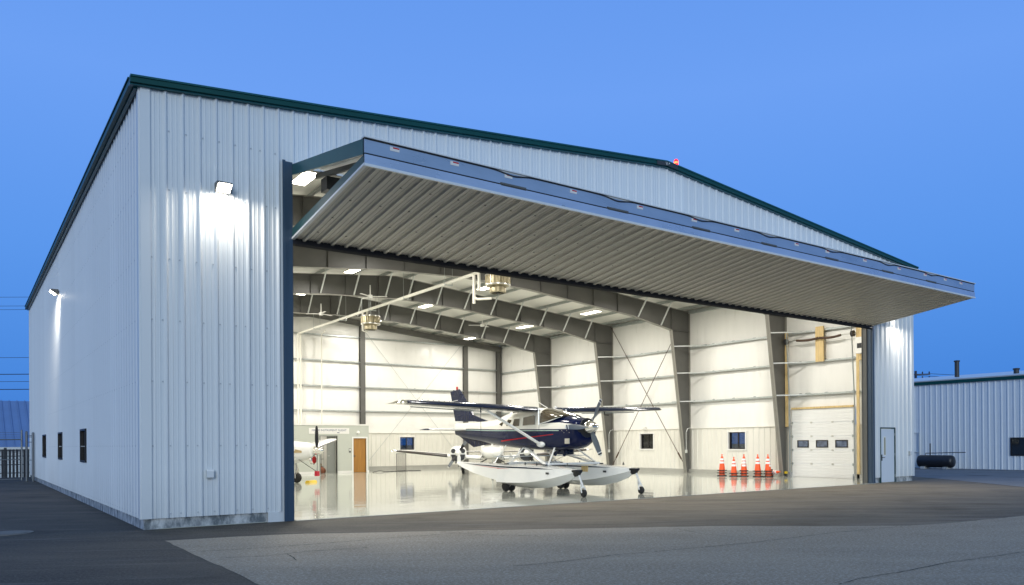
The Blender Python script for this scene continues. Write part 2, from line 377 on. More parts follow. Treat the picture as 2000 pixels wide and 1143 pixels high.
PROF = [(0, 0), (.034, .038), (.056, .038), (.090, 0), (.137, 0), (.146, .007), (.162, .007), (.171, 0), (.224, 0), (.233, .007), (.249, .007), (.258, 0)]
PITCH = .305
def corr(mb, P, u0, u1, zb, zt, prof=PROF, pitch=PITCH, ph=0., sc=1.):
    us = []
    k = math.floor((u0 - ph) / pitch) - 1
    while ph + k * pitch < u1 + pitch:
        for a, h in prof: us.append((ph + k * pitch + a, h * sc))
        k += 1
    def at(u):
        for (a, h), (b, g2) in zip(us[:-1], us[1:]):
            if a <= u <= b: return h + (g2 - h) * ((u - a) / (b - a) if b > a else 0)
        return 0
    pts = [(u0, at(u0))] + [p for p in us if u0 < p[0] < u1] + [(u1, at(u1))]
    fz = lambda q, u: q(u) if callable(q) else q
    vs = []
    for u, h in pts: vs += [P(u, h, fz(zb, u)), P(u, h, fz(zt, u))]
    mb.add(vs, [(2 * i, 2 * i + 2, 2 * i + 3, 2 * i + 1) for i in range(len(pts) - 1)])

def rects(u0, u1, zb, zt, holes):
    out = []; u = u0
    for a, b, z0, z1 in sorted(holes):
        if b <= u0 or a >= u1: continue
        if a > u: out.append((u, a, zb, zt))
        if z0 is not None and z0 > (zb if not callable(zb) else -9): out.append((a, b, zb, z0))
        out.append((a, b, z1, zt)); u = b
    if u < u1: out.append((u, u1, zb, zt))
    return out

wall_top = lambda x: roof_z(x) - .10
# front wall
fw = MB(); PF = lambda u, h, z: (u, -h, z)
for r in rects(.17, W - .17, .2, wall_top, [(2.66, 24.56, None, 7.27), (25.03, 26.07, None, 2.06)]): corr(fw, PF, *r, ph=.085)
fw.box(0, .17, -.035, 0, .2, 8.2); fw.box(W - .17, W, -.035, 0, .2, 8.2); fw.box(2.32, 2.66, -.02, .02, 0, .2)
fw.build('front_wall', M['siding'], H, smooth=25)
# left wall
LWIN = [(7.65, 8.75), (13.5, 14.75), (19.4, 20.9)]
lw = MB(); PL = lambda u, h, z: (-h, u, z)
for r in rects(.14, L - .1, .2, 8.15, [(a, b, 1.12, 2.02) for a, b in LWIN]): corr(lw, PL, *r, ph=.06, sc=.62)
lw.box(-.035, 0, 0, .14, .2, 8.15); lw.box(-.035, 0, L - .1, L, .2, 8.15)
lw.build('left_wall', M['siding'], H, smooth=25)
# right and rear outer walls
RWIN = [(7.77, 8.78), (13.7, 14.7), (19.3, 20.3)]
OD = (2.35, 5.25, 2.96)
rw = MB(); PR = lambda u, h, z: (W + h, u, z)
for r in rects(0, L, .2, 8.15, [(a, b, 1.2, 2.03) for a, b in RWIN] + [(OD[0], OD[1], None, OD[2])]): corr(rw, PR, *r, prof=[(0, 0), (.022, .032), (.062, .032), (.084, 0)])
rw.build('right_wall', M['siding'], H, smooth=25)
BWIN = [(19.62, 20.66)]
bw = MB(); PB = lambda u, h, z: (u, L + h, z)
for r in rects(0, W, .2, wall_top, [(a, b, 1.18, 2.0) for a, b in BWIN]): corr(bw, PB, *r, prof=[(0, 0), (.022, .032), (.062, .032), (.084, 0)])
bw.build('rear_wall', M['siding'], H, smooth=25)
# screws on front / left wall
sc = MB()
for zz in (.28, 1.55, 2.75, 3.9, 5.05, 6.35, 7.45):
    for k in range(9):
        x = .085 + .305 * k + random.choice((.105, .105, -.02)); 
        if x < 2.6: sc.box(x - .012, x + .012, -.014, 0, zz - .012, zz + .012)
    for k in range(60):
        y = .06 + .305 * k + .105; sc.box(-.024, 0, y - .012, y + .012, zz - .012, zz + .012)
for zz in (8.2, 8.7):
    for k in range(20): x = 5 + k * .915; sc.box(x - .012, x + .012, -.014, 0, zz - .012, zz + .012)
sc.build('screw_heads', mat('screw_paint', (.46, .49, .53), .5), H, kind='stuff')
# concrete base
cb = MB()
cb.box(.04, 2.32, .04, .3, 0, .2); cb.box(24.62, 25.03, .04, .3, 0, .2); cb.box(26.07, W - .04, .04, .3, 0, .2)
cb.box(.04, .3, .3, L - .04, 0, .2); cb.box(.3, W - .04, L - .3, L - .04, 0, .2); cb.box(W - .3, W - .04, .3, OD[0], 0, .2); cb.box(W - .3, W - .04, OD[1], L - .3, 0, .2)
cb.build('concrete_base', M['concrete'], H)
fl = MB(); fl.box(.3, W - .3, .02, L - .3, -.05, .012); fl.box(2.86, 24.5, -.12, .02, -.05, .012); fl.build('hangar_floor', M['floor'], H)

# roof
rf = MB(); ce = MB()
for s in (0, 1):
    X = (lambda x: x) if s == 0 else (lambda x: W - x)
    z0, z1 = roof_z(0) - .16 * RS - .02, roof_z(W / 2) - .02
    rf.prism([(X(-.16), -.05, z0), (X(W / 2), -.05, z1), (X(W / 2), -.05, z1 - .03), (X(-.16), -.05, z0 - .03)], (0, L + .1, 0))
    for k in range(46):
        y = .3 + k * .61; rf.prism([(X(-.17), y, z0 + .001), (X(W / 2 - .1), y, z1), (X(W / 2 - .1), y, z1 + .05), (X(-.17), y, z0 + .055)], (0, .035, 0))
    ce.prism([(X(.02), .1, roof_z(0) - .06), (X(W / 2), .1, roof_z(W / 2) - .06), (X(W / 2), .1, roof_z(W / 2) - .10), (X(.02), .1, roof_z(0) - .10)], (0, L - .15, 0))
rf.box(W / 2 - .25, W / 2 + .25, -.05, L + .05, roof_z(W / 2) - .03, roof_z(W / 2) + .035)
rf.build('roof', M['roof'], H); ce.build('ceiling_insulation', M['ceiling'], H)
# rake and eave trim
def rake(mb, y, dz0, dz1):
    for s in (0, 1):
        X = (lambda x: x) if s == 0 else (lambda x: W - x)
        za, zb = roof_z(0) - .18 * RS, roof_z(W / 2)
        mb.prism([(X(-.18), y, za + dz0), (X(W / 2), y, zb + dz0), (X(W / 2), y, zb + dz1), (X(-.18), y, za + dz1)], (0, -y, 0))
tr = MB(); rake(tr, -.15, -.125, -.032); tl = MB(); rake(tl, -.17, -.03, .005); rake(tl, -.10, -.158, -.127)
def eave(mb, x, dz0, dz1):
    for s in (0, 1):
        X = (lambda q: q) if s == 0 else (lambda q: W - q)
        mb.box(min(X(x), X(-.036)), max(X(x), X(-.036)), 0, L + .15, roof_z(0) + dz0, roof_z(0) + dz1)
eave(tr, -.18, -.16, -.042); eave(tl, -.10, -.195, -.162); eave(tr, -.20, -.04, -.01)
t_ = tr.build('roof_trim', M['green'], H); tl.build('trim_lip', M['green_lip'], t_)
rp = MB(); rz = roof_z(W / 2)
rp.prism([(W / 2 - .42, -.155, rz - .04 - .14), (W / 2, -.155, rz - .14), (W / 2 + .42, -.155, rz - .04 - .14), (W / 2 + .42, -.155, rz - .072), (W / 2, -.155, rz - .035), (W / 2 - .42, -.155, rz - .072)], (0, -.012, 0))
rpo = rp.build('ridge_plate', M['dark'], H)
def text(body, size, loc, rot, m, parent, name='lettering', ext=.002, shear=0):
    c = bpy.data.curves.new(name, 'FONT'); c.body = body; c.size = size; c.extrude = ext; c.align_x = 'CENTER'; c.align_y = 'CENTER'; c.shear = shear
    o = bpy.data.objects.new(name, c); COL.objects.link(o); bpy.context.view_layer.update()
    me = bpy.data.meshes.new_from_object(o.evaluated_get(bpy.context.evaluated_depsgraph_get())); bpy.data.objects.remove(o)
    me.materials.clear(); me.materials.append(m); o = bpy.data.objects.new(name, me); COL.objects.link(o); o.location = loc; o.rotation_euler = rot; o.parent = parent
    return o
text('V', .13, (W / 2 - .04, -.171, rz - .095), (PI / 2, 0, 0), M['white'], rpo)
text('P', .09, (W / 2 + .05, -.171, rz - .085), (PI / 2, 0, 0), M['white'], rpo, shear=.3)

# windows
def window(a, b, z0, z1, side, lining=True):
    """frame in an opening; side: L/R/B; a..b along the wall"""
    if side == 'L': P = lambda u, d, z: (d, u, z)
    if side == 'R': P = lambda u, d, z: (W - d, u, z)
    if side == 'B': P = lambda u, d, z: (u, L - d, z)
    def bx(mb, u0, u1, d0, d1, z0, z1):
        p, q = P(u0, d0, z0), P(u1, d1, z1)
        mb.box(min(p[0], q[0]), max(p[0], q[0]), min(p[1], q[1]), max(p[1], q[1]), z0, z1)
    f = MB(); t = .05
    for (u0, u1, c, d) in ((a, a + t, z0, z1), (b - t, b, z0, z1), (a + t, b - t, z0, z0 + t), (a + t, b - t, z1 - t, z1)): bx(f, u0, u1, -.04, .1, c, d)
    mid = (a + b) / 2; bx(f, mid - .025, mid + .025, .02, .07, z0 + t, z1 - t)
    w = f.build('window', M['bronze'], H)
    lin = MB()
    for (u0, u1, c, d) in ((a, a + .012, z0, z1), (b - .012, b, z0, z1), (a, b, z0, z0 + .012), (a, b, z1 - .012, z1)): bx(lin, u0, u1, .1, .2, c, d)
    for (u0, u1, c, d) in ((a - .05, a, z0 - .05, z1 + .05), (b, b + .05, z0 - .05, z1 + .05), (a, b, z0 - .05, z0), (a, b, z1, z1 + .05)): bx(lin, u0, u1, .165, .205, c, d)
    lin.build('window_casing', M['white'] if side != 'L' else M['bronze'], w)
    p = MB(); bx(p, a + t, b - t, .03, .036, z0 + t, z1 - t); p.build('pane', M['glass'], w)
for a, b in LWIN: window(a, b, 1.12, 2.02, 'L')
for a, b in RWIN: window(a, b, 1.2, 2.03, 'R')
for a, b in BWIN: window(a, b, 1.18, 2.0, 'B')

# interior liners
def smoothstep(a, b, x): t = max(0, min(1, (x - a) / (b - a))); return t * t * (3 - 2 * t)
RGIRT = (3.58, 4.98, 6.3); BGIRT = (3.56, 5.0, 6.5, 8.0)
def liner(name, u0, u1, girts, top, P, holes=()):
    mb = MB(); du = .1
    zs = [2.23]; edges = [2.23] + list(girts)
    tt = top if not callable(top) else None
    n = int((u1 - u0) / du)
    fr = [0, .05, .12, .22, .36, .5, .64, .78, .88, .95, 1]
    rnd = random.Random(hash(name) % 1000 if False else len(name))
    wr = [(rnd.uniform(u0, u1), rnd.uniform(.05, .18), rnd.uniform(-.03, .03), rnd.choice((0, 1, 2, 3, 4))) for _ in range(70)]
    for bi in range(len(edges)):
        rows = []
        for f in fr:
            row = []
            for i in range(n + 1):
                u = u0 + (u1 - u0) * i / n
                za = edges[bi]; zb = edges[bi + 1] if bi + 1 < len(edges) else (top(u) if callable(top) else top)
                z = za + (zb - za) * f
                h = .035 * math.sin(PI * f) ** .6
                seam = (u / 1.22) % 1; h -= .018 * math.exp(-((min(seam, 1 - seam)) * 1.22 / .05) ** 2)
                for cu, cw, ca, cb_ in wr:
                    if cb_ == bi and abs(u - cu) < 3 * cw: h += ca * math.exp(-((u - cu) / cw) ** 2) * (f if ca > 0 else 1 - f)
                row.append(P(u, h, z))
            rows.append(row)
        vs = [p for r in rows for p in r]; N1 = n + 1
        fs = []
        for j in range(len(rows) - 1):
            for i in range(n):
                um = u0 + (u1 - u0) * (i + .5) / n; zm = rows[j][i][2] * .5 + rows[j + 1][i][2] * .5
                if any(a < um < b and c < zm < d for a, b, c, d in holes): continue
                fs.append((j * N1 + i, j * N1 + i + 1, (j + 1) * N1 + i + 1, (j + 1) * N1 + i))
        mb.add(vs, fs)
    return mb.build(name, M['liner'], H, smooth=60)
liner('insulation_liner', .3, L - .2, RGIRT, 8.22, lambda u, h, z: (W - .06 - h, u, z), holes=[(OD[0], OD[1], 2, OD[2])])
liner('insulation_liner', .2, W - .2, BGIRT, lambda x: roof_z(x) - .1, lambda u, h, z: (u, L - .08 - h, z))
ll = MB(); ll.box(.05, .08, .3, L - .2, 2.2, 8.2); ll.box(.05, .08, .3, L - .2, .2, .7)
for r in rects(.3, L - .2, .7, 2.2, [(a, b, 1.12, 2.02) for a, b in LWIN]): ll.box(.05, .08, r[0], r[1], r[2], r[3])
ll.build('insulation_liner', M['liner'], H)
fi = MB(); fi.box(.2, 2.6, .12, .15, .2, 8.1); fi.box(24.9, W - .2, .12, .15, 2.2, 8.1); fi.box(2.7, 24.5, .12, .15, 7.5, 8.3); fi.build('insulation_liner', M['liner'], H)
# wainscot
WP = [(0, 0), (.02, .025), (.05, .025), (.07, 0)]
wa = MB()
for r in rects(.3, L - .2, .2, 2.23, [(a - .02, b + .02, 1.18, 2.05) for a, b in RWIN] + [(OD[0] - .05, OD[1] + .05, None, 2.3)]):
    if r[2] < r[3]: corr(wa, lambda u, h, z: (W - .16 - h, u, z), *r, prof=WP)
for y0, y1 in ((.3, OD[0] - .1), (OD[1] + .1, L - .2)): wa.box(W - .21, W - .07, y0, y1, 2.23, 2.25); 
wa.build('wainscot_panel', M['wains'], H, smooth=25)
wb = MB()
for r in rects(.3, W - .3, .2, 2.23, [(a - .02, b + .02, 1.16, 2.02) for a, b in BWIN]): corr(wb, lambda u, h, z: (u, L - .16 - h, z), *r, prof=WP)
wb.box(.3, W - .3, L - .21, L - .09, 2.23, 2.25)
wb.build('wainscot_panel', M['wains'], H, smooth=25)
cu = MB(); cu.box(W - .32, W - .301, .3, OD[0] - .1, .012, .205); cu.box(W - .32, W - .301, OD[1] + .1, L - .3, .012, .205); cu.box(.3, W - .32, L - .32, L - .301, .012, .205)
cu.box(W - .301, W - .15, OD[1] + .1, L - .3, .2, .207); cu.box(.3, W - .3, L - .301, L - .15, .2, .207)
cu.build('floor_curb', M['curb'], H)

# rigid frames
INN = [(26.87, .012), (25.9, 7.1), (23.3, 7.56), (20.3, 7.84), (17.2, 8.13), (13.715, 8.28)]
RT = lambda x: roof_z(x) - .26
def in_z(x):
    x = max(x, W - x)
    for (xa, za), (xb, zb) in zip(INN[1:-1], INN[2:]):
        if xb <= x <= xa: return za + (zb - za) * (x - xa) / (xb - xa)
    return 7.1
PURL = [.75 + 1.55 * k for k in range(9)]; PURL = PURL + [W - x for x in reversed(PURL)]
STIFF = [22.3, 20.8, 19.3, 17.8, 16.2, 14.6]
for bi, yc in enumerate(BAYS):
    wb_ = MB(); fg = MB()
    for s in (0, 1):
        X = (lambda x: x) if s == 0 else (lambda x: W - x)
        outer = [(27.17, .012), (27.17, RT(27.17)), (13.715, RT(13.715))]
        col = [(26.87, .012), (27.17, .012), (27.17, 7.1), (25.9, 7.1)]
        knee = [(25.9, 7.1), (27.17, 7.1), (27.17, RT(27.17)), (25.9, RT(25.9))]
        wb_.prism([(X(x), yc - .008, z) for x, z in col], (0, .016, 0)); wb_.prism([(X(x), yc - .008, z) for x, z in knee], (0, .016, 0))
        for (xa, za), (xb, zb) in zip(INN[1:-1], INN[2:]):
            wb_.prism([(X(xa), yc - .008, za), (X(xb), yc - .008, zb), (X(xb), yc - .008, RT(xb)), (X(xa), yc - .008, RT(xa))], (0, .016, 0))
        # flanges
        for (xa, za), (xb, zb) in zip(INN[:-1], INN[1:]): fg.beam((X(xa), yc, za), (X(xb), yc, zb), .2, .016, up=(0, 1, 0) if False else (0, 0, 1)) if za > 1 else fg.prism([(X(xa), yc - .1, za), (X(xb), yc - .1, zb), (X(xb + .016), yc - .1, zb), (X(xa + .016), yc - .1, za)], (0, .2, 0))
        for (xa, za), (xb, zb) in zip(outer[:-1], outer[1:]):
            if abs(xa - xb) < .01: fg.box(min(X(xa), X(xa + .016)), max(X(xa), X(xa + .016)), yc - .1, yc + .1, za, zb)
            else: fg.beam((X(xa), yc, za + .008), (X(xb), yc, zb + .008), .2, .014)
        wb_.box(min(X(25.92), X(27.16)), max(X(25.92), X(27.16)), yc - .09, yc + .09, 7.09, 7.105)
        wb_.box(min(X(25.89), X(25.91)), max(X(25.89), X(25.91)), yc - .09, yc + .09, 7.11, RT(25.9))
        for xs_ in STIFF: wb_.box(min(X(xs_), X(xs_ + .012)), max(X(xs_), X(xs_ + .012)), yc - .085, yc + .085, in_z(xs_) + .012, RT(xs_) - .004)
        fg.box(min(X(26.82), X(27.24)), max(X(26.82), X(27.24)), yc - .13, yc + .13, .012, .035)
        for q in (-.07, .07): fg.lathe([(.02, .036), (.02, .09)], 6, (X(27.02), yc + q, 0))
    fo = wb_.build('steel_frame', M['steel'], H)
    fg.build('flange', M['steel_edge'], fo)
    if bi < 4:
        for x in PURL:
            if x < 4 or x > 25.5 or (bi < 2 and x < 23.5): continue
            b = MB(); z0 = in_z(x) + .03; z1 = RT(x) + .02
            b.beam((x, yc - .09, z0), (x, yc - .75, z1), .055, .055); b.build('flange_brace', M['galv_light'], fo)
        for gz in RGIRT:
            xi = 26.87 - (gz / 7.1) * .97
            b = MB(); b.beam((xi + .06, yc - .03, gz), (27.2, yc - 1.05, gz), .06, .05); b.build('girt_brace', M['galv_light'], fo)
# end frames
for y in (.42, L - .42):
    ef = MB()
    for s in (0, 1):
        X = (lambda x: x) if s == 0 else (lambda x: W - x)
        ef.prism([(X(.3), y - .06, RT(.3)), (X(W / 2), y - .06, RT(W / 2)), (X(W / 2), y - .06, RT(W / 2) - .35), (X(.3), y - .06, RT(.3) - .35)], (0, .12, 0))
    ef.build('end_rafter', M['steel'], H)
for x in (10.0, 17.08, 24.4, 27.02):
    b = MB(); zt = RT(x) - .3
    b.box(x - .16, x + .16, L - .36, L - .345, .012, zt); b.box(x - .012, x + .012, L - .345, L - .22, .012, zt); b.box(x - .16, x + .16, L - .22, L - .205, .012, zt)
    b.build('rear_column', M['steel'], H)
for x in (2.55, 24.75):
    b = MB(); b.box(x - .12, x + .12, .15, .4, .012, RT(x) - .3); b.build('front_column', M['steel'], H)
# purlins, girts, eave strut
for x in PURL:
    b = MB(); z = RT(x) + .016
    b.box(x - .004, x + .004, .2, L - .1, z, z + .145); b.box(x - .065, x + .004, .2, L - .1, z, z + .006); b.box(x + .004, x + .065, .2, L - .1, z + .139, z + .145)
    b.build('purlin', M['galv'], H)
def girt(u0, u1, z, side):
    b = MB(); d0, d1 = (.06, .24)
    def bx(da, db, za, zb):
        if side == 'R': b.box(W - db, W - da, u0, u1, za, zb)
        else: b.box(u0, u1, L - db, L - da, za, zb)
    bx(d0, d1, z + .03, z + .037); bx(d1 - .006, d1, z - .03, z + .03); bx(d0, d0 + .006, z + .037, z + .09); bx(d1 - .05, d1, z - .036, z - .03)
    b.build('girt', M['galv'], H)
for z in RGIRT:
    girt(.3, L - .3, z, 'R')
for z in BGIRT:
    girt(.3, W - .3, z, 'B')
b = MB(); b.box(W - .28, W - .06, .3, L - .3, 8.02, 8.16); b.build('eave_strut', M['galv'], H)
# rod bracing
def rod(p, q, r=.014, m='steel'):
    b = MB(); b.tube([p, q], r, 6)
    P, Q = Vector(p), Vector(q)
    if m == 'spring':
        lo = P if P.z < Q.z else Q; hi = Q if P.z < Q.z else P
        a = lo + (hi - lo) * .06; c = lo + (hi - lo) * .1; b.tube([a, c], r * 2.2, 8)
    b.build('brace_rod', M[m], H)
rod((27.05, 16.7, 8.0), (27.05, 11.25, .25), .018, 'spring'); rod((27.05, 11.25, 8.0), (27.05, 16.7, .25), .018, 'spring')
rod((17.25, L - .28, 8.4), (24.25, L - .28, .3), .011, 'galv'); rod((24.25, L - .28, 8.2), (17.25, L - .28, .3), .011, 'galv')

# front opening jambs
jb = MB(); jb.box(2.66, 2.85, -.045, .3, 0, 7.33); jb.box(2.64, 2.70, -.06, -.045, 0, 7.35)
jb.build('door_jamb', M['teal'], H)
jb = MB(); jb.box(24.52, 24.62, -.045, .02, 0, 7.33); jb.box(24.5, 24.56, .02, .16, 0, 7.3); jb.build('door_jamb', M['teal'], H)
jb = MB(); jb.box(24.46, 24.56, .17, .33, 0.012, 7.6); jb.box(24.44, 24.6, .33, .35, .012, 7.6); jb.build('jamb_post', M['steel'], H)
# personnel door
pf = MB(); pf.box(25.03, 25.08, -.02, .12, .0, 2.06); pf.box(26.02, 26.07, -.02, .12, 0, 2.06); pf.box(25.08, 26.02, -.02, .12, 2.01, 2.06)
pd = pf.build('personnel_door', M['teal_dark'], H)
b = MB(); b.box(25.085, 26.015, .0, .045, .02, 2.0); b.build('door_leaf', mat('pale_blue_door', (.66, .71, .78), .4), pd)
b = MB(); b.box(25.26, 25.44, -.006, 0, 1.0, 1.72); b.build('door_light_frame', M['white'], pd)
b = MB(); b.box(25.31, 25.39, -.01, -.006, 1.04, 1.68); b.build('door_pane', mat('wired_glass', (.30, .28, .18), .1), pd)
b = MB(); b.box(25.12, 25.17, -.012, 0, .82, 1.05); b.tube([(25.145, -.012, .94), (25.145, -.05, .94), (25.27, -.055, .94)], .011, 8); b.build('door_handle', M['dark'], pd)
for z in (.25, 1.05, 1.8):
    b = MB(); b.tube([(26.02, -.025, z - .05), (26.02, -.025, z + .05)], .012, 8); b.build('hinge', M['galv'], pd)

# overhead sectional door on the right wall
ox = W - .2
ov = empty('overhead_door', (0, 0, 0), parent=H)
b = MB()
n = 5; hh = OD[2] / n
for k in range(n):
    z0, z1 = k * hh + .005, (k + 1) * hh - .001
    prof = [(0, z0)]
    nr = 5
    for r in range(nr):
        za = z0 + (z1 - z0) * r / nr; zb = z0 + (z1 - z0) * (r + 1) / nr
        prof += [(.008, za + .012), (.008, zb - .012), (0, zb - .002)]
    prof[-1] = (0, z1)
    pts = [(ox - h, OD[0], z) for h, z in prof] + [(ox + .04, OD[0], z1), (ox + .04, OD[0], z0)]
    b.prism(pts, (0, OD[1] - OD[0], 0))
dp = b.build('door_panels', mat('white_sectional_door', (.80, .80, .78), .4, var=.02), ov)
for ya, yb in ((4.42, 4.98), (3.5, 4.07), (2.6, 3.17)):
    b = MB()
    for (a, c, d, e) in ((ya, ya + .05, 1.29, 1.61), (yb - .05, yb, 1.29, 1.61), (ya + .05, yb - .05, 1.29, 1.33), (ya + .05, yb - .05, 1.57, 1.61)): b.box(ox - .03, ox - .004, a, c, d, e)
    b.build('window_frame', M['black'], ov)
    b = MB(); b.box(ox - .014, ox - .010, ya + .05, yb - .05, 1.33, 1.57); b.build('window_pane', mat('door_window_glass', (.10, .13, .20), .04, var=.7, vscale=5, coat=.5), ov)
for z in [hh * k for k in (1, 2, 3, 4)]:
    for y in (4.3, 3.3):
        b = MB(); b.box(ox - .025, ox - .006, y - .045, y + .045, z - .035, z + .035); b.build('hinge', M['alu'], ov)
    for y in (OD[0] + .03, OD[1] - .03):
        b = MB(); b.box(ox - .04, ox - .006, y - .03, y + .03, z - .05, z + .05); b.tube([(ox - .05, y, z), (ox - .05, y + (.1 if y > 4 else -.1), z)], .012, 6); b.build('roller_bracket', M['galv'], ov)
for y, s in ((OD[0] - .08, -1), (OD[1] + .08, 1)):
    b = MB(); b.tube([(ox - .06, y, .05), (ox - .06, y, 3.1), (ox - .25, y, 6.3)], .025, 6); b.build('track', M['galv'], ov)
b = MB(); b.box(ox - .06, ox + .1, OD[0], OD[1], OD[2] + .002, OD[2] + .085); b.build('lumber_header', M['wood'], ov)
for y0, y1, z0, z1 in ((OD[1] + .14, OD[1] + .26, 2.2, 6.35), (OD[0] - .31, OD[0] - .2, .02, 6.9), (3.62, 4.0, 4.95, 6.45)):
    b = MB(); b.box(ox - .12, ox - .06, y0, y1, z0, z1); b.build('lumber_post', M['wood'], ov)
b = MB(); b.box(ox - .125, ox - .062, OD[0] - .95, OD[0] - .32, 4.85, 6.9); b.build('lumber_post', M['wood'], ov)
b = MB(); b.tube([(ox - .22, OD[0] - .25, 5.95), (ox - .22, OD[1] + .2, 5.95)], .016, 8); b.build('torsion_shaft', M['alu'], ov)
for ya, yb in ((2.75, 3.75), (3.8, 4.85)):
    b = MB(); N = 60; pts = []
    b.tube([(ox - .22, ya + (yb - ya) * k / N, 5.95 - .05 * math.sin(PI * k / N)) for k in range(N + 1)], [.052 if k % 2 else .046 for k in range(N + 1)], 10); b.build('torsion_spring', M['spring'], ov, smooth=60)
for y in (OD[0] - .12, OD[1] + .12):
    b = MB(); b.lathe([(.0, -.05), (.13, -.05), (.13, -.03), (.10, -.02), (.10, .02), (.13, .03), (.13, .05), (0, .05)], 16, (ox - .22, y, 5.95), 'y'); b.build('cable_drum', M['dark'], ov)
b = MB(); b.box(ox - .42, ox - .13, OD[0] - .72, OD[0] - .35, 5.1, 5.75, 0); b.box(ox - .425, ox - .42, OD[0] - .66, OD[0] - .42, 5.3, 5.5, 1); b.box(ox - .40, ox - .15, OD[0] - .76, OD[0] - .72, 5.12, 5.73, 1)
b.build('door_operator', [M['white'], M['black']], ov)

# ---- bifold door, folded open
BF = empty('bifold_door', (0, 0, 0), parent=H)
XL, XR = 2.84, 24.53
Hg = Vector((0, -.06, 7.24)); AP1 = Vector((0, -3.50, 6.60)); AP2 = Vector((0, -3.50, 6.30)); LB = Vector((0, -.02, 5.80))
def leaf(a, b, th, up):
    d = (b - a).normalized(); n = Vector((0, -d.z, d.y)); n = n if n.z * up > 0 else -n
    return [a, b, b + n * th, a + n * th]
# upper leaf: frame with skin on top
up_poly = [(Hg.y, Hg.z + .05), (-3.52, 6.70), (-3.52, 6.43), (Hg.y, Hg.z - .17)]
b = MB(); b.box(0, 1, 0, 1, 0, 1) if False else None
for x0, x1 in ((XL, XL + .05), (XR - .05, XR)):
    b = MB(); b.prism([(x0, y, z) for y, z in up_poly], (x1 - x0, 0, 0)); b.build('upper_leaf_end', M['green_lip'], BF)
b = MB()
corr(b, lambda u, h, z: (u, -.06 + (z) * -3.44, 7.29 + z * -.59 + h * .6), XL + .05, XR - .05, 0, 1, prof=[(0, 0), (.022, .032), (.062, .032), (.084, 0)]); b.build('upper_skin', M['siding'], BF)
b = MB(); b.box(XL, XR, -3.545, -3.49, 6.455, 6.70); b.build('upper_edge', mat('grey_blue_door_edge', (.33, .41, .54), .32, metal=.4, var=.14, vscale=1.6, stretch=(.5, 2, 2), rvar=.1), BF)
b = MB(); b.box(XL - .02, XR + .02, -3.58, -3.46, 6.703, 6.725); b.box(XL, XR, -3.55, -3.5, 6.68, 6.70) ; b.build('edge_flashing', M['siding_flat'], BF)
b = MB()
for k in range(240):
    pass
# black wavy weather seal just below the flashing
xsn = [XL + (XR - XL) * k / 360 for k in range(361)]
notch = [(5.9, .5), (8.6, .5), (11.2, .5), (13.7, .5), (16.4, .5), (19.2, .5), (21.7, .4)]
def sag(x): return sum(.055 * math.exp(-((x - c) / .28) ** 2) for c, w in notch)
vs = []
for x in xsn: vs += [(x, -3.553, 6.680 - sag(x)), (x, -3.553, 6.705 - sag(x) * .9), (x, -3.546, 6.680 - sag(x)), (x, -3.546, 6.705 - sag(x) * .9)]
b.add(vs, [q for i in range(360) for q in ((4 * i, 4 * i + 4, 4 * i + 5, 4 * i + 1), (4 * i, 4 * i + 2, 4 * i + 6, 4 * i + 4), (4 * i + 1, 4 * i + 5, 4 * i + 7, 4 * i + 3))])
b.box(XL, XR, -3.535, -3.47, 6.43, 6.457)
b.build('weather_seal', M['blackrub'], BF)
for c, w in notch:
    b = MB(); b.box(c - .3, c + .3, -3.56, -3.547, 6.415, 6.475); b.tube([(c - .28, -3.555, 6.445), (c + .28, -3.555, 6.445)], .016, 8); b.build('hinge', M['steel'], BF)
for x in (3.4, 4.6, 5.79, 7.39, 9.25, 10.97, 12.47, 14.84, 16.2, 18.01, 19.83, 21.34, 22.58, 23.61):
    b = MB(); b.box(x - .09, x + .09, -3.549, -3.546, 6.585, 6.655, 0); b.box(x - .035, x + .085, -3.5505, -3.549, 6.628, 6.652, 1)
    b.build('warning_sticker', [M['screenblue'], M['red']], BF)
# lower leaf
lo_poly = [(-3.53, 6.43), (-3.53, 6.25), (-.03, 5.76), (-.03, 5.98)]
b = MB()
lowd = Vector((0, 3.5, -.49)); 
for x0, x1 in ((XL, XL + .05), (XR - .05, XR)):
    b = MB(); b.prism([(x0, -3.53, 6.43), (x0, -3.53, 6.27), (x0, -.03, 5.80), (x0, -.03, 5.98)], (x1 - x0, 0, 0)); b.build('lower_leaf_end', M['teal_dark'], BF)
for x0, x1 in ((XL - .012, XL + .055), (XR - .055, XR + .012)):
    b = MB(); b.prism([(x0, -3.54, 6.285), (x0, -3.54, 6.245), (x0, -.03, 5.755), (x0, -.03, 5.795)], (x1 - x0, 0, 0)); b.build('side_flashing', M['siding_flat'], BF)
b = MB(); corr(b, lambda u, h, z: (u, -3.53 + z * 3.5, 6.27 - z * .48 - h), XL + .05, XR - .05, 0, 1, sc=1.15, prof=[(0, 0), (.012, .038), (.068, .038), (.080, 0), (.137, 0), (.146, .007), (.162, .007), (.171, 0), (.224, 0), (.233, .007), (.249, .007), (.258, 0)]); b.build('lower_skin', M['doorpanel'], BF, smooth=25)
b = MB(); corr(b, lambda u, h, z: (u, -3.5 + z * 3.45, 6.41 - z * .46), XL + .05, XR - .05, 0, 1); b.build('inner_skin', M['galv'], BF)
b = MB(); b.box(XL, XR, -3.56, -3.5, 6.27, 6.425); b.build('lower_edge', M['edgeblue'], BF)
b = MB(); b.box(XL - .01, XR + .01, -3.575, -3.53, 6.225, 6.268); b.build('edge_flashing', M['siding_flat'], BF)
b = MB(); b.prism([(XL, -.03, 5.80), (XL, .06, 5.79), (XL, .06, 5.66), (XL, -.0, 5.64), (XL, -.045, 5.68)], (XR - XL, 0, 0)); b.build('bottom_seal', M['blackrub'], BF)
sb = MB()
